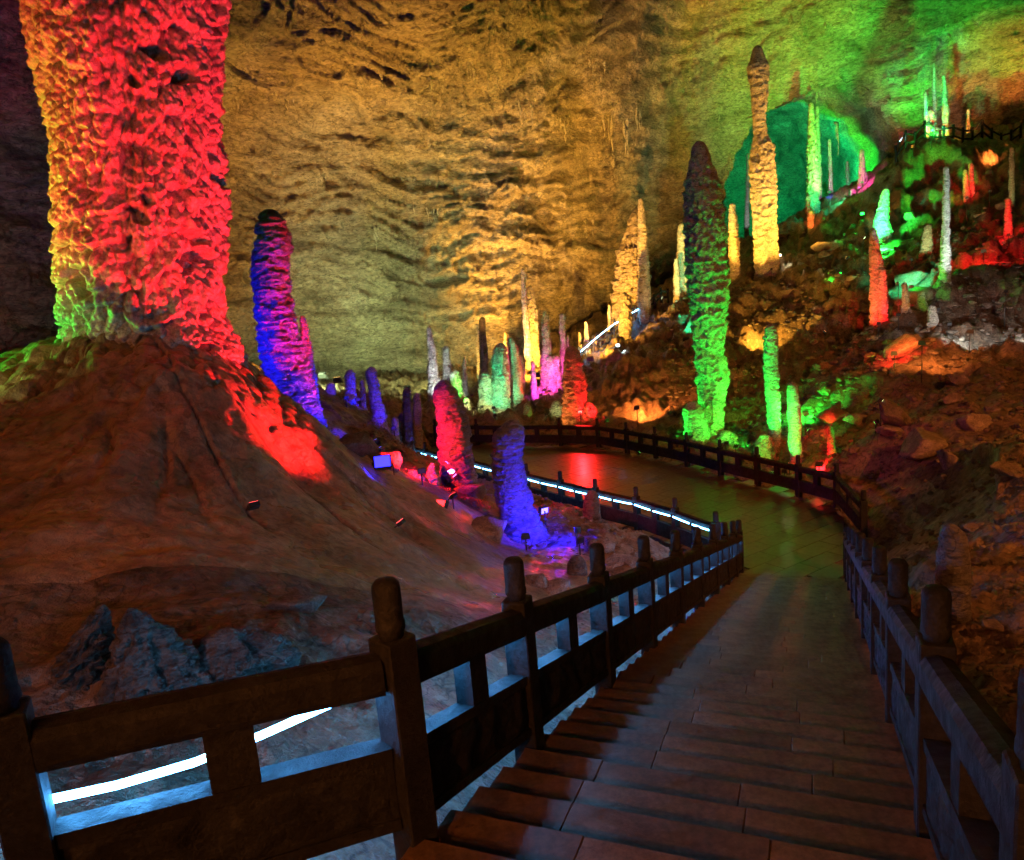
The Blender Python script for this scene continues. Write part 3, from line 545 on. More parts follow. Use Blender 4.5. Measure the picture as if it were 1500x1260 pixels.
# rugged outcrop against the wall
st('rugged amber rock outcrop against the back wall', [(915, 510, 34), (922, 460, 30), (926, 410, 26), (924, 370, 22), (934, 335, 15), (938, 300, 9)], 61, 'palm', 'wall', lights=[('A', -60, 5, 1.0, 0.4)], cat='outcrop', name='rock_outcrop', amp=1.3)
st('slender yellow stalagmite in front of the rugged amber outcrop', [(945, 500, 11), (943, 410, 9), (941, 340, 7), (938, 290, 4)], 59, 'ring', lights=[('C', 40, 4, 0.7)])
st('dark hooded stalagmite at the foot of the rugged amber outcrop', [(914, 550, 9), (915, 500, 10), (917, 455, 9), (914, 428, 6)], 55, 'knob', 'dripdark')
st('tiny violet spike on the hill crest', [(962, 470, 4), (962, 455, 3), (961, 436, 2)], 62, 'ring', lights=[('M', 0, 2, 7)])
st('tiny leaning amber spike on the hill crest', [(972, 466, 3), (970, 448, 3), (967, 428, 2)], 62.5, 'ring', lights=[('C', 0, 2, 6)])
st('brown ribbed column close behind the big green stalagmite', [(999, 445, 11), (999, 395, 10), (1000, 350, 8), (999, 327, 4)], 61, 'ring', lights=[('O', 10, 4, 1.2)])
st('thin pale column left of the brown ribbed column', [(991, 442, 5), (991, 410, 5), (990, 378, 3)], 60, 'ring', lights=[('C', 0, 3, 0.8)])
# green group beyond the balustrade
st('huge bright green stalagmite, thick above and narrow below, with a black tip', [(1048, 658, 20), (1046, 638, 14), (1045, 615, 15), (1043, 580, 21), (1043, 550, 25), (1040, 515, 21), (1039, 480, 24), (1038, 440, 29), (1035, 400, 29), (1032, 345, 30), (1029, 275, 25), (1026, 232, 15), (1025, 206, 8)], 33.0, 'palm',
   lights=[('G', 62, 4.2, 9, 0.28), ('G', -66, 3.6, 6, 0.25), ('G', 20, 2.4, 3, 0.15)], amp=1.0)
st('green lit stump with a dark cap beside the huge green stalagmite', [(1022, 668, 19), (1020, 630, 18), (1016, 600, 16), (1015, 588, 10)], 32.2, 'ring', lights=[('G', 35, 2.0, 5)])
st('mossy green lump at the foot of the huge green stalagmite', [(1068, 665, 24), (1066, 645, 20), (1062, 630, 12)], 32.4, 'knob', lights=[('G', 25, 2.2, 5)])
st('ribbed green stalagmite with a red foot', [(1141, 676, 9), (1137, 650, 8), (1133, 610, 10), (1130, 550, 11), (1129, 500, 11), (1129, 474, 7)], 30.5, 'ring', lights=[('G', -25, 3.2, 9, 0.65), ('R', 75, 2.6, 5, 0.2)], amp=0.9)
st('shorter vivid green stalagmite right of the ribbed green one', [(1167, 684, 10), (1165, 650, 10), (1163, 605, 10), (1161, 575, 9), (1160, 559, 6)], 28.5, 'smooth', lights=[('G', -20, 2.4, 12, 0.5), ('T', -10, 2.4, 4, 0.5)])
st('broad low green stump left of the ribbed green stalagmite', [(1122, 680, 19), (1120, 655, 16), (1119, 636, 11)], 30, 'ring', lights=[('G', -15, 1.8, 3)])
st('small stalagmite half red half green beside the red lamp', [(1219, 680, 7), (1218, 650, 6), (1216, 624, 4)], 26.5, 'ring', lights=[('R', -75, 1.5, 9), ('G', 60, 1.6, 2.5)])
# gold column on the crest and its neighbours
st('tallest golden stalagmite with a waist and pointed tip on the hill crest', [(1125, 416, 22), (1124, 402, 18), (1122, 372, 17), (1121, 330, 17), (1119, 290, 18), (1118, 250, 18), (1117, 218, 16), (1114, 200, 10), (1113, 178, 9), (1112, 150, 11), (1111, 120, 13), (1110, 99, 15), (1110, 88, 11), (1109, 66, 5)], 60.5, 'palm',
   lights=[('A', 50, 7, 13, 0.45), ('A', -55, 6, 9, 0.4), ('L', 90, 7, 0.8, 0.5)], amp=0.8)
st('thin amber ribbed column left of the tallest golden stalagmite', [(1079, 430, 9), (1076, 380, 8), (1074, 325, 7), (1072, 297, 4)], 62, 'ring', lights=[('A', 40, 4, 2.4)])
st('orange red column under the dark glittering spire', [(1188, 362, 6), (1188, 335, 5), (1188, 308, 5)], 67, 'ring', lights=[('R', -10, 3, 7), ('O', 20, 3, 3)])
st('dark glittering green spire at the mouth of the arch', [(1191, 320, 9), (1191, 270, 9), (1190, 210, 7), (1188, 150, 3)], 70, 'knob', 'drip', lights=[('T', 10, 5, 1.6), ('T', 40, 4, 3.0, 0.15)])
st('thin pale spire beside the dark glittering one', [(1200, 310, 4), (1199, 240, 4), (1197, 155, 2)], 72, 'knob', lights=[('Y', 10, 5, 2.0)])
st('thin blue needle in the mouth of the arch', [(1217, 305, 4), (1217, 260, 3), (1215, 203, 2)], 75, 'knob', lights=[('W', 0, 4, 2.5)])
st('low deep blue block at the foot of the blue needle', [(1214, 322, 9), (1214, 312, 8), (1215, 302, 5)], 71, 'ring', lights=[('B', 0, 2.5, 4.5)])
st('magenta spire standing right of the arch', [(1263, 290, 8), (1264, 268, 7), (1263, 245, 4), (1262, 218, 3)], 67, 'knob', lights=[('M', 0, 4, 7, 0.3)])
st('thin grey needle seen through the arch left of the golden stalagmite', [(1094, 340, 4), (1095, 290, 3), (1096, 225, 2)], 85, 'knob', lights=[('W', 0, 5, 1.5)])
st('tiny yellow needle deep inside the green chamber', [(1173, 345, 3), (1173, 325, 2), (1173, 310, 1.5)], 95, 'ring', lights=[('Y', 0, 3, 4)])
# right hillside
st('turquoise knotted stalagmite on the right hillside', [(1296, 368, 10), (1293, 340, 12), (1292, 312, 9), (1296, 288, 6), (1298, 275, 4)], 56, 'palm', lights=[('T', -20, 4, 12)], amp=0.9)
st('tall red stalagmite with an orange left edge on the right hillside', [(1287, 510, 10), (1286, 470, 12), (1287, 430, 12), (1283, 385, 9), (1280, 352, 7), (1279, 334, 4)], 43.5, 'ring', lights=[('R', 0, 3.4, 9, 0.4), ('R', 70, 2.6, 6, 0.4), ('O', -70, 3, 3, 0.6)])
st('red stub growing against the tall red stalagmite', [(1294, 470, 7), (1293, 430, 7), (1292, 392, 5)], 43.0, 'ring')
st('tall white ribbed stalagmite with a green foot on the right hillside', [(1385, 442, 9), (1384, 400, 8), (1385, 350, 6), (1386, 300, 5), (1386, 243, 4)], 41.5, 'ring', lights=[('W', 30, 5, 7, 0.55), ('G', -60, 2.6, 5, 0.12)])
st('left twin of a pair of short red pillars below the hill terrace', [(1416, 300, 5), (1415, 275, 4), (1414, 248, 3)], 56, 'ring', lights=[('R', 0, 3, 6)])
st('taller twin of a pair of short red pillars below the hill terrace', [(1424, 298, 5), (1423, 270, 4), (1422, 238, 3)], 56.5, 'ring', lights=[('R', 20, 3, 5)])
st('dim olive needle in front of the hill terrace', [(1482, 305, 5), (1482, 260, 4), (1482, 215, 3)], 52, 'smooth', lights=[('Y', 0, 3, 0.8)])
st('red pillar above the red lit rubble', [(1477, 352, 6), (1477, 320, 5), (1476, 289, 4)], 48, 'ring', lights=[('R', 0, 3, 9)])
st('small red stub in the red lit rubble', [(1469, 380, 6), (1468, 365, 5), (1467, 349, 4)], 46.5, 'ring', lights=[('R', 0, 2, 8)])
st('slanting pale green stump between the turquoise and the white stalagmite', [(1357, 368, 9), (1359, 350, 7), (1361, 328, 5)], 50, 'ring', lights=[('Y', -20, 2.4, 2.0)])
st('orange brown peg in front of the turquoise rock', [(1327, 460, 6), (1326, 435, 5), (1326, 413, 4)], 41, 'ring', lights=[('O', -10, 2, 2)])
st('dark green stump under the turquoise rock', [(1351, 458, 8), (1350, 440, 7), (1350, 426, 5)], 40.5, 'smooth', lights=[('G', 20, 2, 0.8)])
st('grey stump at the foot of the white ribbed stalagmite', [(1366, 500, 9), (1366, 470, 8), (1365, 447, 6)], 38, 'ring', lights=[('W', 20, 2, 0.9)])
st('pale green peg above the small green lamp', [(1222, 392, 5), (1222, 378, 4), (1221, 363, 4)], 60, 'ring', lights=[('G', 20, 2.0, 3)])
# hilltop terrace
st('thin ribbed spire in white and red on the hill terrace', [(1357, 232, 4), (1357, 190, 3), (1356, 134, 2)], 66, 'ring', lights=[('W', -30, 4, 5)])
st('stout red stalagmite on the hill terrace', [(1365, 232, 8), (1365, 195, 8), (1363, 160, 4)], 66.5, 'knob', lights=[('R', 0, 4, 10)])
st('longest green needle behind the red stalagmite on the terrace', [(1371, 225, 3), (1369, 160, 3), (1368, 92, 1.5)], 68, 'ring', lights=[('T', 0, 6, 6)])
st('green needle with a golden foot on the hill terrace', [(1386, 228, 6), (1385, 170, 5), (1383, 110, 2)], 67, 'ring', lights=[('G', -10, 6, 9), ('A', 10, 2, 4, 0.1)])
st('short orange peg high on the right slope', [(1418, 195, 3), (1418, 178, 2.5), (1418, 160, 2)], 68, 'ring', lights=[('O', 0, 3, 7)])
st('short amber peg at the end of the terrace fence', [(1337, 242, 3), (1337, 228, 2.5), (1336, 212, 2)], 65, 'ring', lights=[('A', 0, 3, 7)])

# ------------------------------------------------------------------ stalactites on the vault: small curtains hanging from ledges
def stalactites():
    spots = [(690, 90, 5, 46), (720, 110, 3, 26), (770, 150, 6, 34), (545, 108, 6, 30), (640, 120, 4, 22), (830, 175, 5, 30), (610, 270, 8, 48), (640, 300, 5, 34), (900, 170, 6, 56), (905, 235, 4, 34), (940, 160, 4, 26), (870, 90, 5, 22), (960, 120, 4, 18), (400, 120, 7, 26),
             (430, 140, 4, 20), (350, 140, 3, 20), (720, 205, 5, 20), (600, 205, 3, 16), (1010, 130, 4, 14), (1228, 190, 2, 40), (1200, 130, 3, 20), (860, 330, 4, 26), (560, 340, 4, 26), (930, 210, 4, 30), (1050, 160, 3, 18)]
    for (px, py, n, L) in spots:
        for i in range(n):
            qx, qy = px+random.uniform(-6, 6)*n*0.5, py+random.uniform(-4, 4); h = wall_hit(qx, qy)
            if h is None: continue
            d = (h-CC)/np.linalg.norm(h-CC); dist = np.linalg.norm(h-CC); ln = L/FPX*dist*random.uniform(0.35, 1.0); r = random.uniform(0.10, 0.22)*(0.6+ln*0.12)
            p0 = h+d*0.45+np.array([0, 0, 0.5]); m = 7; pts = [p0+np.array([0.06*math.sin(i*3+k), -0.25*(k > 0), -(ln+0.5)*k/m]) for k in range(m+1)]
            rad = [r*(1.25-1.1*k/m)*(1+0.25*math.sin(k*2.3+i)) for k in range(m+1)]
            o = mesh_obj('stalactite', tube_mesh('stalactite', pts, rad, 7), MAT['drip'])
            o.parent = WALL
stalactites()

# ------------------------------------------------------------------ stairs
stair = empty('staircase', (0, 0, 0)); tag(stair, kind='structure')
def build_stairs():
    rise = 0.108; tread = rise/SLOPE; n = int((S_END-S_BEG)/tread)+1; V, F = [], []
    for k in range(n+1):
        s1 = S_END-k*tread; s0 = s1-tread; z = (k)*rise-0.062       # body under tread k
        for (s, l, zz) in ((s0, -0.02, -1.2), (s1, -0.02, -1.2), (s1, WID+0.02, -1.2), (s0, WID+0.02, -1.2), (s0, -0.02, 0), (s1, -0.02, 0), (s1, WID+0.02, 0), (s0, WID+0.02, 0)):
            V.append(stair_pt(s, l, z+zz))
        b = 8*k; F += [tuple(b+i for i in f) for f in BOXF]
    mesh_obj('stair_body', pyd('stair_body', V, F), MAT['mortar'], stair)
    for k in range(1, n+1):
        s1 = S_END-k*tread+0.035; s0 = s1-tread-0.03; z = k*rise
        cuts = [0.02]; x = random.uniform(0.35, 1.0)
        while x < WID-0.3: cuts.append(x); x += random.uniform(0.75, 1.15)
        cuts.append(WID-0.02)
        for a, b in zip(cuts[:-1], cuts[1:]):
            g = 0.002; dz = random.uniform(-0.004, 0.004); ds = random.uniform(-0.008, 0.008)
            q = [stair_pt(s0+ds, a+g, z-0.06), stair_pt(s1+ds, a+g, z-0.06), stair_pt(s1+ds, b-g, z-0.06), stair_pt(s0+ds, b-g, z-0.06)]
            t = [p+np.array([0, 0, 0.06+dz+random.uniform(-0.002, 0.002)]) for p in q]; c = np.mean(q, 0)
            me = pyd('slab', [p-c for p in q+t], BOXF); bevel(me, 0.005)
            mesh_obj('slab', me, MAT['slab'], stair, loc=c)
build_stairs()
# kerb strip with brackets along the left edge of the stairs
# ------------------------------------------------------------------ walkway platform
plat = empty('walkway', (0, 0, 0)); tag(plat, kind='structure')
def build_platform():
    P = PLAT; n = len(P); bm = bmesh.new()
    vs = [bm.verts.new((p[0], p[1], -0.045)) for p in P]; f = bm.faces.new(vs)
    r = bmesh.ops.extrude_face_region(bm, geom=[f]); 
    for v in [e for e in r['geom'] if isinstance(e, bmesh.types.BMVert)]: v.co.z = -0.28
    bmesh.ops.recalc_face_normals(bm, faces=bm.faces); bmesh.ops.triangulate(bm, faces=bm.faces); me = bpy.data.meshes.new('walkway_bed'); bm.to_mesh(me); bm.free()
    mesh_obj('walkway_bed', me, MAT['mortar'], plat)
    ang = math.radians(33); ux = np.array([math.cos(ang), math.sin(ang)]); uy = np.array([-ux[1], ux[0]]); tiles = []
    a, b = 1.15, 0.62
    for j in range(-40, 80):
        for i in range(-50, 60):
            c = np.array([8.0, 20.0])+ux*(i*a+(0.5*a if j % 2 else 0))+uy*(j*b)
            if not (-9 < c[0] < 12 and 16 < c[1] < 43): continue
            if in_poly(c[0:1], c[1:2], P)[0]: tiles.append(c)
    tiles.sort(key=lambda c: math.hypot(*c))
    base = []
    for k in range(6):
        g = 0.006; q = [(-a/2+g, -b/2+g), (a/2-g, -b/2+g), (a/2-g, b/2-g), (-a/2+g, b/2-g)]
        me = pyd('paving_slab', [(x, y, -0.04) for x, y in q]+[(x, y, random.uniform(-0.0006, 0.0006)) for x, y in q], BOXF); bevel(me, 0.003); base.append(me)
    for c in tiles[:300]:
        o = mesh_obj('paving_slab', random.choice(base), MAT['paving'], plat, loc=(c[0], c[1], random.uniform(-0.002, 0.002))); o.rotation_euler.z = ang
    rest = tiles[300:]
    if rest:
        V, F = [], []
        for c in rest:
            k0 = len(V); dz = random.uniform(-0.003, 0.003)
            for zz in (-0.04, dz):
                for sx, sy in ((-1, -1), (1, -1), (1, 1), (-1, 1)):
                    p = c+ux*sx*(a/2-0.006)+uy*sy*(b/2-0.006); V.append((p[0], p[1], zz))
            F += [tuple(k0+i for i in f) for f in BOXF]
        o = mesh_obj('paving', pyd('paving', V, F), MAT['paving'], plat); tag(o, kind='stuff')
build_platform()

# ------------------------------------------------------------------ balustrades
PW = 0.17
def post_meshes():
    sh = box_mesh('post', -PW/2, PW/2, -PW/2, PW/2, -0.35, 1.09, 0.008)
    prof = [(0.060, 1.085), (0.060, 1.115), (0.073, 1.13), (0.073, 1.16), (0.069, 1.175), (0.070, 1.33), (0.066, 1.355), (0.052, 1.375), (0.0, 1.382)]
    n = 24; V = [(r*math.cos(2*math.pi*k/n)*(1+0.02*math.sin(5*k)), r*math.sin(2*math.pi*k/n), z) for r, z in prof[:-1] for k in range(n)]+[(0, 0, prof[-1][1])]
    m = len(prof)-1; F = [(i*n+k, i*n+(k+1) % n, (i+1)*n+(k+1) % n, (i+1)*n+k) for i in range(m-1) for k in range(n)]+[((m-1)*n+k, (m-1)*n+(k+1) % n, m*n) for k in range(n)]+[tuple(range(n))[::-1]]
    return sh, pyd('cap', V, F, True)
POST, CAP = post_meshes()
def strip_between(p, q, z_prof, w, name, mat, parent, u=None, carve=False):
    """A bar from p to q (feet of two posts): z_prof = cross-section [(offset across, height)], following the slope, ends vertical."""
    p, q = np.array(p, float), np.array(q, float); d = q-p; L = np.hypot(d[0], d[1]); n = np.array([d[1], -d[0], 0])/L
    V = []
    for base in (p, q):
        for (o, h) in z_prof: V.append(base+n*o+np.array([0, 0, h])-p)
    m = len(z_prof); F = [(i, (i+1) % m, m+(i+1) % m, m+i) for i in range(m)]+[tuple(range(m))[::-1], tuple(range(m, 2*m))]
    return mesh_obj(name, pyd(name, V, F), mat, parent, loc=p)
def balustrade(feet, label, group='carved stone balustrades', detail=True, posts=True, low=0.10):
    root = empty('balustrade', feet[0]); tag(root, label, 'balustrade', group); o0 = np.array(feet[0], float)
    rail = [(-0.075, 0.83), (0.075, 0.83), (0.085, 0.86), (0.085, 0.965), (0.06, 1.005), (0.0, 1.022), (-0.06, 1.005), (-0.085, 0.965), (-0.085, 0.86)]
    feet = [np.array(f, float)-o0 for f in feet]
    for i, f in enumerate(feet):
        a = feet[min(i+1, len(feet)-1)]-feet[max(i-1, 0)]; rz = math.atan2(a[1], a[0])
        po = mesh_obj('post', POST, MAT['fence'], root, loc=f); po.rotation_euler.z = rz
        mesh_obj('cap', CAP, MAT['fence'], po)
    for p, q in zip(feet[:-1], feet[1:]):
        d = q-p; L = np.hypot(d[0], d[1]); e = d/L*(PW/2-0.004); p2, q2 = p+e, q-e; m = (p2+q2)/2; hb = d/L*0.105; n = np.array([d[1], -d[0], 0])/L
        strip_between(p2, q2, rail, 0, 'rail', MAT['fence'], root)
        strip_between(m-hb, m+hb, [(-0.055, 0.53), (0.055, 0.53), (0.055, 0.845), (-0.055, 0.845)], 0, 'block', MAT['fence'], root)
        if not detail:
            strip_between(p2, q2, [(-0.06, low), (0.06, low), (0.06, 0.54), (-0.06, 0.54)], 0, 'panel', MAT['fence'], root); continue
        # panel with a raised frame and a carved field on both faces
        pan = strip_between(p2, q2, [(-0.045, low), (0.045, low), (0.045, 0.535), (-0.045, 0.535)], 0, 'panel', MAT['fence'], root)
        off = p2
        for (h0, h1) in ((low-0.003, low+0.055), (0.475, 0.541)):
            b = strip_between(p2-off, q2-off, [(-0.062, h0), (0.062, h0), (0.062, h1), (-0.062, h1)], 0, 'border', MAT['fence'], pan)
        nu, nv = 46, 14; seed = random.uniform(0, 50)
        for side in (-1, 1):
            U_, Vv = np.meshgrid(np.linspace(0.03, 0.97, nu), np.linspace(low+0.06, 0.47, nv), indexing='ij')
            ed = np.minimum(np.minimum(U_-0.03, 0.97-U_)*L, np.minimum(Vv-low-0.06, 0.47-Vv)); h = 0.011*ridge(np.stack([U_*L*7+seed, Vv*8, 0*U_+side], -1), 2)+0.010*np.sin(U_*L*16+4*perlin(np.stack([U_*L*3+seed, Vv*5, 0*U_], -1)))
            h = 0.047+np.clip(h, -0.004, 0.02)*sstep(0.0, 0.03, ed)
            X = (q2-p2)[None, None, :]*U_[..., None]+n[None, None, :]*(h*side)[..., None]; X[..., 2] += Vv
            mesh_obj('carving', from_np('carving', X.reshape(-1, 3), grid_quads(nu, nv)[:, ::side], True), MAT['fence'], pan)
    return root
left_s = [-1.55, 0.0, 1.95, 3.85, 5.8, 7.7, 9.6, 11.4, 13.0, S_END-0.02]
Lp = atZ(3, 1130, 4.75)
left_feet = [atY(4, 1040, 2.75)-np.array([0, 0, 1.09])]+[stair_pt(s, 0) for s in left_s]
balustrade(left_feet, 'dark carved stone balustrade down the left side of the stairs with glowing openings')
right_s = [-2.3, -0.28, 1.75, 3.75, 5.75, 7.7, 9.65, 11.6, 13.4]
balustrade([stair_pt(s, WID) for s in right_s]+[stair_pt(S_END+0.25, WID, 0.0)], 'dark carved stone balustrade down the right side of the stairs, faintly blue')
balustrade(near_posts[1:], 'low stone balustrade of the walkway with a bright light strip along it', detail=False)
balustrade(far_posts[:-1], 'long dark balustrade round the far edge of the walkway', detail=False, low=0.16)
# ------------------------------------------------------------------ LED ropes
def rope(pts, label, r=0.016, mat='led'):
    pts = [np.array(p, float) for p in pts]; o = mesh_obj('light_rope', tube_mesh('light_rope', [p-pts[0] for p in pts], r, 6), MAT[mat], loc=pts[0]); tag(o, label, 'light rope'); return o
def run(feet, h, off, sag=0.04, seg=4):
    out = []
    for p, q in zip(feet[:-1], feet[1:]):
        d = q-p; L = np.hypot(d[0], d[1]); n = np.array([-d[1], d[0], 0])/L
        for k in range(seg): t = k/seg; out.append(p+d*t+n*off+np.array([0, 0, h-sag*4*t*(1-t)]))
    out.append(feet[-1]+n*off+np.array([0, 0, h])); return out
rope(run(left_feet[1:], 0.80, 0.13), 'cool white light rope hung under the left stair handrail')
d0 = left_feet[1]-left_feet[0]; n0 = np.array([-d0[1], d0[0], 0])/np.hypot(d0[0], d0[1])
rope([left_feet[0]+d0*t+n0*o+np.array([0, 0, h]) for t, o, h in ((-0.25, 0.12, 0.62), (0.0, 0.12, 0.60), (0.2, 0.13, 0.585), (0.4, 0.14, 0.60), (0.6, 0.14, 0.66), (0.8, 0.13, 0.74), (0.97, 0.13, 0.81))], 'cool white light rope sagging across the nearest balustrade bay', 0.018)
nr_ = run(near_posts[1:], 0.86, 0.13, 0.02); ro = rope(nr_, 'long cool white light rope along the walkway balustrade', 0.018, 'ledfar')
CLIP = box_mesh('clip', -0.05, 0.05, -0.03, 0.03, -0.04, 0.04, 0.006)
for k in range(2, len(nr_), 2):
    c = mesh_obj('clip', CLIP, MAT['housing'], ro, loc=nr_[k]-nr_[0]); d = nr_[k]-nr_[k-1]; c.rotation_euler.z = math.atan2(d[1], d[0])

# ------------------------------------------------------------------ hillside walkway with lights, hill terrace fence
def thin_fence(px, label, Y, h=1.1, lit=False):
    pts = []
    for (x, y), yy in zip(px, Y):
        p = atY(x, y, yy); p[2] = max(p[2], g1(p[0], p[1])); pts.append(p)
    o0 = pts[0]; root = empty('railing', o0); tag(root, label, 'railing')
    for i, p in enumerate(pts): mesh_obj('post', tube_mesh('post', [p-o0+np.array([0, 0, -0.9]), p-o0+np.array([0, 0, h+0.25])], 0.10, 8), MAT['fence'], root)
    for hh in (0.45, h):
        for p, q in zip(pts[:-1], pts[1:]): mesh_obj('rail', tube_mesh('rail', [p-o0+np.array([0, 0, hh]), q-o0+np.array([0, 0, hh])], 0.075, 6), MAT['fence'], root)
    return pts
tp = thin_fence([(1312+i*14, 243-22*math.sin(i/13*math.pi*0.8)) for i in range(14)], 'dark railing along the edge of the hill terrace', [64+0.15*i for i in range(14)])
wp = thin_fence([(850+i*10, 534-i*5.6) for i in range(14)], 'railing of the hillside walkway with small white lights', [55+i*0.5 for i in range(14)], 0.9)
rope([wp[0]*(1-t)+wp[9]*t+np.array([0, -0.25, 0.75+0.25*math.sin(t*3.1)]) for t in np.linspace(0, 1, 12)], 'short white light rope along the hillside walkway', 0.012)

# ------------------------------------------------------------------ boulders and rubble
def rock_mesh(seed, n=16, flat=0.7, sub=2):
    r = random.Random(seed); bm = bmesh.new()
    for _ in range(n):
        v = Vector((r.gauss(0, 1), r.gauss(0, 1), r.gauss(0, 1))).normalized()*r.uniform(0.8, 1.05); v.z *= flat; bm.verts.new(v)
    bmesh.ops.convex_hull(bm, input=bm.verts)
    for v in [v for v in bm.verts if not v.link_faces]: bm.verts.remove(v)
    bmesh.ops.bevel(bm, geom=list(bm.edges), offset=0.035, segments=1, affect='EDGES', profile=0.6)
    bmesh.ops.triangulate(bm, faces=bm.faces); bmesh.ops.subdivide_edges(bm, edges=bm.edges, cuts=2, use_grid_fill=True)
    co = np.array([v.co for v in bm.verts]); d = 0.10*fbm(co*1.6+seed, 4)+0.03*ridge(co*4+seed, 2)
    for v, k in zip(bm.verts, d): v.co *= 1+k
    me = bpy.data.meshes.new('boulder'); bm.to_mesh(me); bm.free()
    for p in me.polygons: p.use_smooth = True
    return me
ROCKS = [rock_mesh(k, 10+k % 9, 0.55+0.05*(k % 6)) for k in range(12)]
def boulder(px, py, wpx, hpx, label, k=None, group=None, Y=None, rot=None, tilt=0.0, deep=0.35, mat='boulder'):
    h = hit(px, py+hpx*0.5) if Y is None else atY(px, py+hpx*0.5, Y)
    if h is None: return
    yy = h[1]; o = mesh_obj('boulder', ROCKS[(k if k is not None else random.randrange(12))], MAT['boulder'])
    sx, sz = wpx/FPX*yy*0.55, hpx/FPX*yy*0.75
    o.scale = (sx, 0.5*(sx+sz)*random.uniform(0.8, 1.1), sz); o.rotation_euler = (random.uniform(-0.2, 0.2), tilt, rot if rot is not None else random.uniform(0, 6.28) if abs(sx-sz) < 0.3*sx else random.uniform(-0.5, 0.5))
    o.location = (h[0], h[1]+0.2*sx, g1(h[0], h[1])+sz*(0.6-deep))
    tag(o, label, 'boulder', group); return o
boulder(1365, 640, 100, 50, 'large pale slab shaped boulder on the right slope', 3, rot=0.1)
boulder(1312, 595, 36, 66, 'sharp upright slab of rock leaning behind the large pale boulder', 5, tilt=-0.5)
boulder(1310, 625, 46, 30, 'green tinged rock below the sharp upright slab', 2)
boulder(1326, 503, 64, 34, 'red lit fallen slab beside the foot of the tall red stalagmite', 7, tilt=0.45)
boulder(1335, 405, 60, 24, 'bright turquoise flat rock on the right hillside', 4, tilt=-0.3)
boulder(1352, 425, 46, 30, 'green lit rough rock below the turquoise one', 8)
boulder(1215, 600, 56, 44, 'mossy green boulder uphill of the red lamp', 1)
boulder(1255, 610, 34, 30, 'brown rounded boulder between the mossy boulder and the pale slab', 6)
boulder(1390, 660, 24, 56, 'dark upright rock standing in front of the large pale slab', 9)
boulder(1400, 580, 30, 26, 'small pale green rock uphill of the large pale slab', 10)
boulder(1404, 555, 34, 22, 'flat green rock on the brown slope', 11)
boulder(1480, 680, 46, 40, 'olive boulder at the far right of the slope', 0)
boulder(1430, 610, 50, 30, 'long reddish boulder uphill of the olive one', 3)
boulder(1215, 357, 44, 26, 'orange lit boulder under the blue needle', 2)
boulder(1010, 498, 40, 22, 'green rock beside a row of small yellow lights', 5)
boulder(1007, 590, 14, 16, 'small golden knob of rock behind the dark capped stump', 6, Y=32.5)
boulder(1240, 658, 14, 14, 'small round green stone right of the red lamp', 1)
_hb = hit(560, 690); boulder(560, 660, 70, 42, 'blue lit boulder behind the bright blue lamp', 4, Y=float(_hb[1])+1.6)
boulder(520, 640, 80, 50, 'dark rounded boulder beside the glossy blue dome', 8)
boulder(690, 705, 60, 46, 'violet tinged boulder at the foot of the thick red stalagmite', 2, Y=20.2)
boulder(715, 775, 76, 60, 'dark block of rock on the gully side of the red lamp', 9, Y=16.8)
boulder(880, 790, 50, 40, 'rock with a violet top at the foot of the rounded stub', 7)
boulder(905, 818, 60, 26, 'low glittering violet rock in the gully', 10)
boulder(815, 850, 50, 40, 'dark brown gully rock with a violet rim', 6)
boulder(785, 845, 40, 34, 'dark brown gully rock against the mound', 11)
st('jagged dark crag of rock outside the nearest balustrade bay', [(232, 1010, 92), (220, 975, 66), (205, 930, 38), (192, 890, 10)], None, 'palm', 'dripdark', cat='crag', name='rock_crag', amp=1.5)
st('smaller jagged crag leaning beside the larger one outside the nearest bay', [(118, 985, 48), (126, 955, 40), (138, 920, 26), (150, 885, 8)], None, 'palm', 'dripdark', cat='crag', name='rock_crag', amp=1.6)
st('low broken ledge of rock outside the nearest balustrade post', [(345, 975, 88), (335, 950, 70), (322, 922, 36)], None, 'palm', 'dripdark', cat='crag', name='rock_crag', amp=1.6)
boulder(440, 925, 90, 50, 'shadowed rock under the foot of the mound', 2, Y=6.6)
for i in range(95):
    px, py = random.uniform(1180, 1500), random.uniform(430, 930); w = random.uniform(8, 34)*(0.6+0.6*(py-430)/500)
    if px < 1300 and py > 720: continue
    if px < 1440 and py > 830: continue
    boulder(px, py, w, w*random.uniform(0.5, 0.8), 'brown stone lying in the rubble of the right slope', group='loose stones on the right slope', deep=0.25)
for i in range(40):
    px, py = random.uniform(1140, 1480), random.uniform(300, 470); w = random.uniform(8, 22)
    boulder(px, py, w, w*random.uniform(0.5, 0.8), 'stone lying high on the right hillside', group='loose stones on the right hillside')
for i in range(18):
    px, py = random.uniform(760, 1000), random.uniform(770, 850); w = random.uniform(10, 26)
    h = hit(px, py)
    if h is not None: boulder(px, py, w, w*0.6, 'brown stone lying in the gully beside the stairs', group='loose stones in the gully')
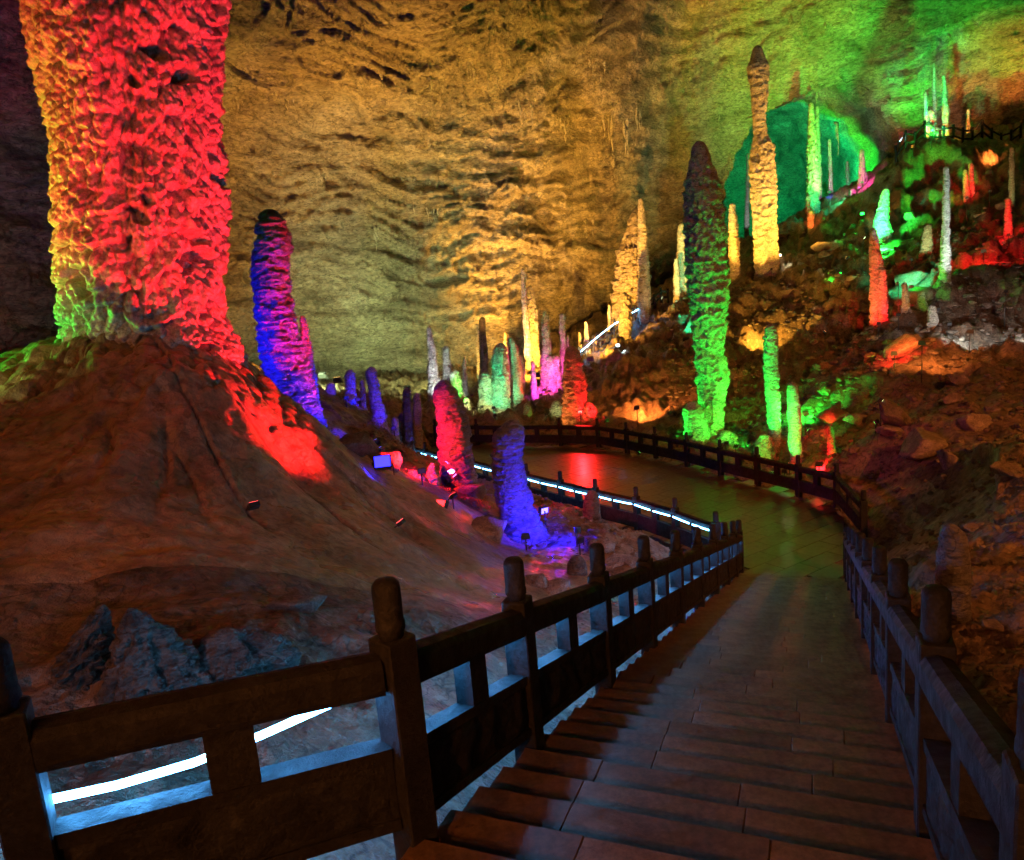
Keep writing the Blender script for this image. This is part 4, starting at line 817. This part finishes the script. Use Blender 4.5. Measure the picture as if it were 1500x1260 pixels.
def rubble(n, fn, label, seed, smin, smax):
    r = np.random.default_rng(seed); XY = fn(r, n); Z = ground(XY[:, 0], XY[:, 1]); V, F = [], []
    ico = bmesh.new(); bmesh.ops.create_icosphere(ico, subdivisions=1, radius=1); base = np.array([v.co for v in ico.verts]); fc = np.array([[v.index for v in f.verts] for f in ico.faces]); ico.free()
    B = len(base); sz = r.uniform(smin, smax, n)*np.clip(np.hypot(XY[:, 0], XY[:, 1])/34.0, 0.28, 1.0); an = r.uniform(0, 6.28, n)
    P = base[None]*(1+0.35*(r.random((n, B, 1))-0.5))*np.stack([sz, sz*r.uniform(0.6, 1, n), sz*r.uniform(0.4, 0.75, n)], -1)[:, None, :]
    c, s = np.cos(an)[:, None], np.sin(an)[:, None]; X = P[..., 0]*c-P[..., 1]*s; Y = P[..., 0]*s+P[..., 1]*c
    V = np.stack([X+XY[:, 0:1], Y+XY[:, 1:2], P[..., 2]+Z[:, None]+0.15*sz[:, None]], -1).reshape(-1, 3)
    Fq = (fc[None]+(np.arange(n)*B)[:, None, None]).reshape(-1, 3)
    o = mesh_obj('rubble', from_np('rubble', V, Fq, False), MAT['boulder']); tag(o, label, 'rubble', kind='stuff')
def right_xy(r, n):
    az = np.radians(r.uniform(12, 38, n*2)); d = r.uniform(7, 62, n*2)**1.0; x, y = d*np.sin(az), d*np.cos(az)
    s = (x-SO[0])*SU[0]+(y-SO[1])*SU[1]; l = (x-SO[0])*SN[0]+(y-SO[1])*SN[1]; ok = ~(in_poly(x, y, PLAT) | (poly_dist(x, y, PLAT) < 0.5) | ((l > -0.4) & (l < WID+0.4) & (s < S_END+1)))
    return np.c_[x, y][ok][:n]
rubble(5000, right_xy, 'scattered small stones and rubble covering the right slope', 3, 0.03, 0.2)
def gully_xy(r, n):
    x, y = r.uniform(-5, 5, n*3), r.uniform(9, 27, n*3); s = (x-SO[0])*SU[0]+(y-SO[1])*SU[1]; l = (x-SO[0])*SN[0]+(y-SO[1])*SN[1]
    ok = ~(in_poly(x, y, PLAT) | (poly_dist(x, y, PLAT) < 0.4)) & (l < -0.35) & (np.hypot(x-MC[0], y-MC[1]) > 7.5)
    return np.c_[x, y][ok][:n]
rubble(1500, gully_xy, 'small stones strewn over the gully floor', 5, 0.03, 0.14)

# ------------------------------------------------------------------ the visible lamps and the big wall lights
def lamp_at(px, py, tgt, c, E, label, Y=None, spread=80, size=0.16, lift=0.2):
    h = hit(px, py) if Y is None else atY(px, py, Y); p = np.array([h[0], h[1], h[2]+(lift if Y is None else 0)])
    return flood(p, tgt, c, E, label, math.radians(spread), 0.7, size)
def star(px, py, c, label, Y=None, size=0.16, aim=None):
    """A lamp whose lens faces the viewer."""
    h = hit(px, py); yy = (h[1]-0.35) if Y is None else Y; p = atY(px, py, yy); t = aim if aim is not None else p+(CC-p)*0.2+np.array([0, 0, 1.0])
    return flood(p, t, c, 0.12 if aim is None else 2.2 if c == 'R' else 0.8, label, math.radians(110), 0.8, size, bright=True)
star(560, 676, 'B', 'big blue lamp glowing at the foot of the blue boulder', size=0.20, Y=float(hit(560, 690)[1])-0.2)
star(645, 738, 'R', 'bright red lamp on the mound beside the thick red stalagmite', size=0.14, aim=atY(580, 700, 15.5))
star(1202, 685, 'R', 'bright red lamp behind the far balustrade', size=0.16)
star(1263, 313, 'G', 'bright green lamp high on the hillside below the arch', size=0.16)
star(1229, 402, 'G', 'small green lamp on the hillside below the pale green peg', size=0.18)
star(905, 506, 'W', 'bright white lamp at the bend of the hillside walkway', size=0.14)
star(1142, 374, 'C', 'warm lamp at the foot of the tallest golden stalagmite', size=0.14)
def gpos(px, y, dz=0.35):
    p = atY(px, 600, y); return np.array([p[0], p[1], g1(p[0], p[1])+dz])
# the great column: red from the front right, red from the front left, green from low on the left
ca = np.array([MC[0], MC[1], 0])
def colflood(dx, dy, dz, c, E, spread, label, blend=0.35):
    q = np.array([MC[0]+dx, MC[1]+dy, 0]); q[2] = g1(q[0], q[1])+0.32; flood(q, ca+np.array([0.15*dx, -0.8, dz]), c, E, label, math.radians(spread), blend, 0.07)
colflood(4.6, -1.9, 10.3, 'R', 7.0, 62, 'red floodlight on the gully side of the mound aimed up the giant column')
colflood(-3.6, -4.4, 11.4, 'R', 4.8, 66, 'red floodlight on the near shoulder of the mound aimed up the giant column', 0.9)
colflood(-4.6, -2.2, 8.3, 'G', 6.5, 84, 'green floodlight on the outer shoulder of the mound', 1.0)
colflood(-1.9, -4.2, 7.5, 'Y', 0.7, 64, 'dim yellow green floodlight on the front of the mound', 1.0)
colflood(3.2, -4.4, 11.4, 'R', 2.0, 40, 'weaker red floodlight on the front of the mound')
# back wall
def wallflood(px, y, tpx, tpy, c, E, spread, label, size=0.2):
    t = wall_hit(tpx, tpy); p = gpos(px, y, 0.6); flood(p, t, c, E, label, math.radians(spread), 0.9, size, radius=0.3)
wallflood(745, 57, 760, 300, 'A', 10.0, 95, 'amber floodlight at the wall foot behind the tall grey spire')
wallflood(720, 46, 700, 120, 'A', 5.0, 80, 'amber floodlight behind the emerald stalagmite aimed at the vault')
wallflood(870, 50, 930, 280, 'A', 3.4, 80, 'amber floodlight on the hillside walkway aimed at the rugged outcrop')
wallflood(480, 40, 560, 330, 'L', 2.8, 75, 'pale green floodlight behind the leaning violet stalagmite aimed at the wall')
wallflood(600, 46, 600, 480, 'Y', 2.0, 75, 'pale floodlight behind the navy stump aimed at the wall')
wallflood(500, 38, 480, 120, 'A', 3.8, 70, 'amber floodlight behind the blue stumps aimed at the vault')
wallflood(400, 34, 370, 300, 'A', 3.0, 70, 'amber floodlight in the shadow of the mound aimed at the wall')
wallflood(1290, 52, 1300, 110, 'G', 5.5, 70, 'green floodlight on the right hillside aimed at the vault')
wallflood(1250, 60, 1130, 90, 'G', 2.0, 75, 'green floodlight below the golden stalagmite aimed at the vault')
wallflood(1335, 71, 1340, 130, 'G', 12.0, 75, 'green floodlight below the hill terrace aimed at the vault')
wallflood(1440, 58, 1470, 110, 'O', 6.0, 40, 'orange floodlight below the hill terrace aimed at the right wall')
wallflood(1010, 50, 1050, 230, 'T', 1.0, 50, 'turquoise floodlight aimed at the edge of the arch')
wallflood(-40, 22, 30, 300, 'W', 0.35, 80, 'dim white floodlight behind the giant column aimed at the left wall')
wallflood(-80, 20, 20, 450, 'R', 0.35, 70, 'dim red floodlight behind the giant column aimed at the left wall')
wallflood(790, 50, 750, 470, 'A', 7.0, 80, 'amber floodlight beside the tall dim magenta spire aimed at the wall foot')
wallflood(455, 36, 520, 545, 'L', 2.2, 70, 'pale green floodlight low behind the leaning violet stalagmite')
wallflood(640, 47, 640, 545, 'Y', 1.6, 70, 'pale floodlight low behind the white bent spire')
# the hall behind the arch glows green
def chflood(px, py, y, tpx, tpy, ty, c, E, label):
    p = atY(px, py, y); p[2] = max(p[2], g1(p[0], p[1])+0.5); flood(p, atY(tpx, tpy, ty), c, E, label, math.radians(120), 0.9, 0.2, radius=0.3)
chflood(1150, 340, 84, 1180, 290, 112, 'T', 5.5, 'green floodlight on the floor of the far chamber')
chflood(1200, 320, 80, 1230, 220, 112, 'G', 2.5, 'second green floodlight deeper in the far chamber')
# hillside: gold light below the crest, green on the middle slope, red rubble, white rubble
def ground_flood(px, py, tpx, tpy, c, E, spread, label, h=2.2):
    a, b = hit(px, py), hit(tpx, tpy); 
    if a is None or b is None: return
    flood(a+np.array([0, 0, h]), b, c, E, label, math.radians(spread), 0.6, 0.12, gz=a[2])
ground_flood(1120, 520, 1110, 450, 'A', 4.0, 90, 'amber floodlight shining up the crest below the golden stalagmite', 1.0)
ground_flood(1180, 640, 1170, 550, 'G', 1.4, 110, 'green floodlight washing the middle of the slope', 1.0)
ground_flood(1215, 430, 1225, 395, 'G', 3.0, 90, 'green floodlight among stones under the pale green peg', 0.8)
ground_flood(1335, 440, 1335, 405, 'T', 9.0, 70, 'turquoise floodlight in front of the flat turquoise rock', 0.8)
ground_flood(1440, 400, 1440, 360, 'R', 6.0, 110, 'red floodlight in the red lit rubble', 1.2)
ground_flood(1310, 545, 1318, 520, 'R', 7.0, 80, 'red floodlight beside the fallen slab', 0.8)
ground_flood(1420, 520, 1400, 495, 'W', 3.5, 80, 'white floodlight in the pale rubble', 1.0)
ground_flood(1500, 520, 1495, 495, 'W', 5.0, 70, 'white floodlight at the edge of the pale rubble', 1.0)
ground_flood(1200, 700, 1195, 670, 'R', 5.0, 100, 'red floodlight between the short green stalagmite and the balustrade', 0.5)
ground_flood(800, 775, 885, 805, 'B', 5.0, 70, 'blue floodlight in the gully', 0.5)
ground_flood(1290, 640, 1340, 620, 'Y', 0.5, 90, 'dim yellow floodlight in front of the large pale slab', 1.2)

# orange fill lamps added unseen behind the viewer for stairs, mound and right slope
for (x, y, z, tx, ty, tz, E, sp, lb) in ((-9, -9, 15, -4, 8, 5, 1.05, 62, 'added orange fill light high behind the stairs on the mound side'), (-2.8, -4.8, 9.4, 2.6, 8.0, 3.0, 0.95, 42, 'added orange fill light behind the top of the stairs'),
                                         (20, -4, 19, 13, 18, 2, 3.6, 75, 'added orange fill light high on the slope side behind the viewer')):
    flood((x, y, z), (tx, ty, tz), 'O', E, lb, math.radians(sp), 1.0, 0.5, radius=0.4)
ground_flood(935, 632, 960, 530, 'O', 1.6, 110, 'orange floodlight washing the bare bank above the far balustrade', 1.2)
ground_flood(1350, 560, 1380, 480, 'O', 1.0, 120, 'orange floodlight among the boulders of the right slope', 1.6)
_a = (far_posts[3]+far_posts[4])/2+np.array([0.2, 0.7, 0]); _a[2] = 1.55
flood(_a, atZ(850, 685, 0.0), 'R', 2.6, 'red floodlight on a stand behind the far balustrade, aimed at the paving', math.radians(70), 0.8, 0.10, gz=g1(_a[0], _a[1]))
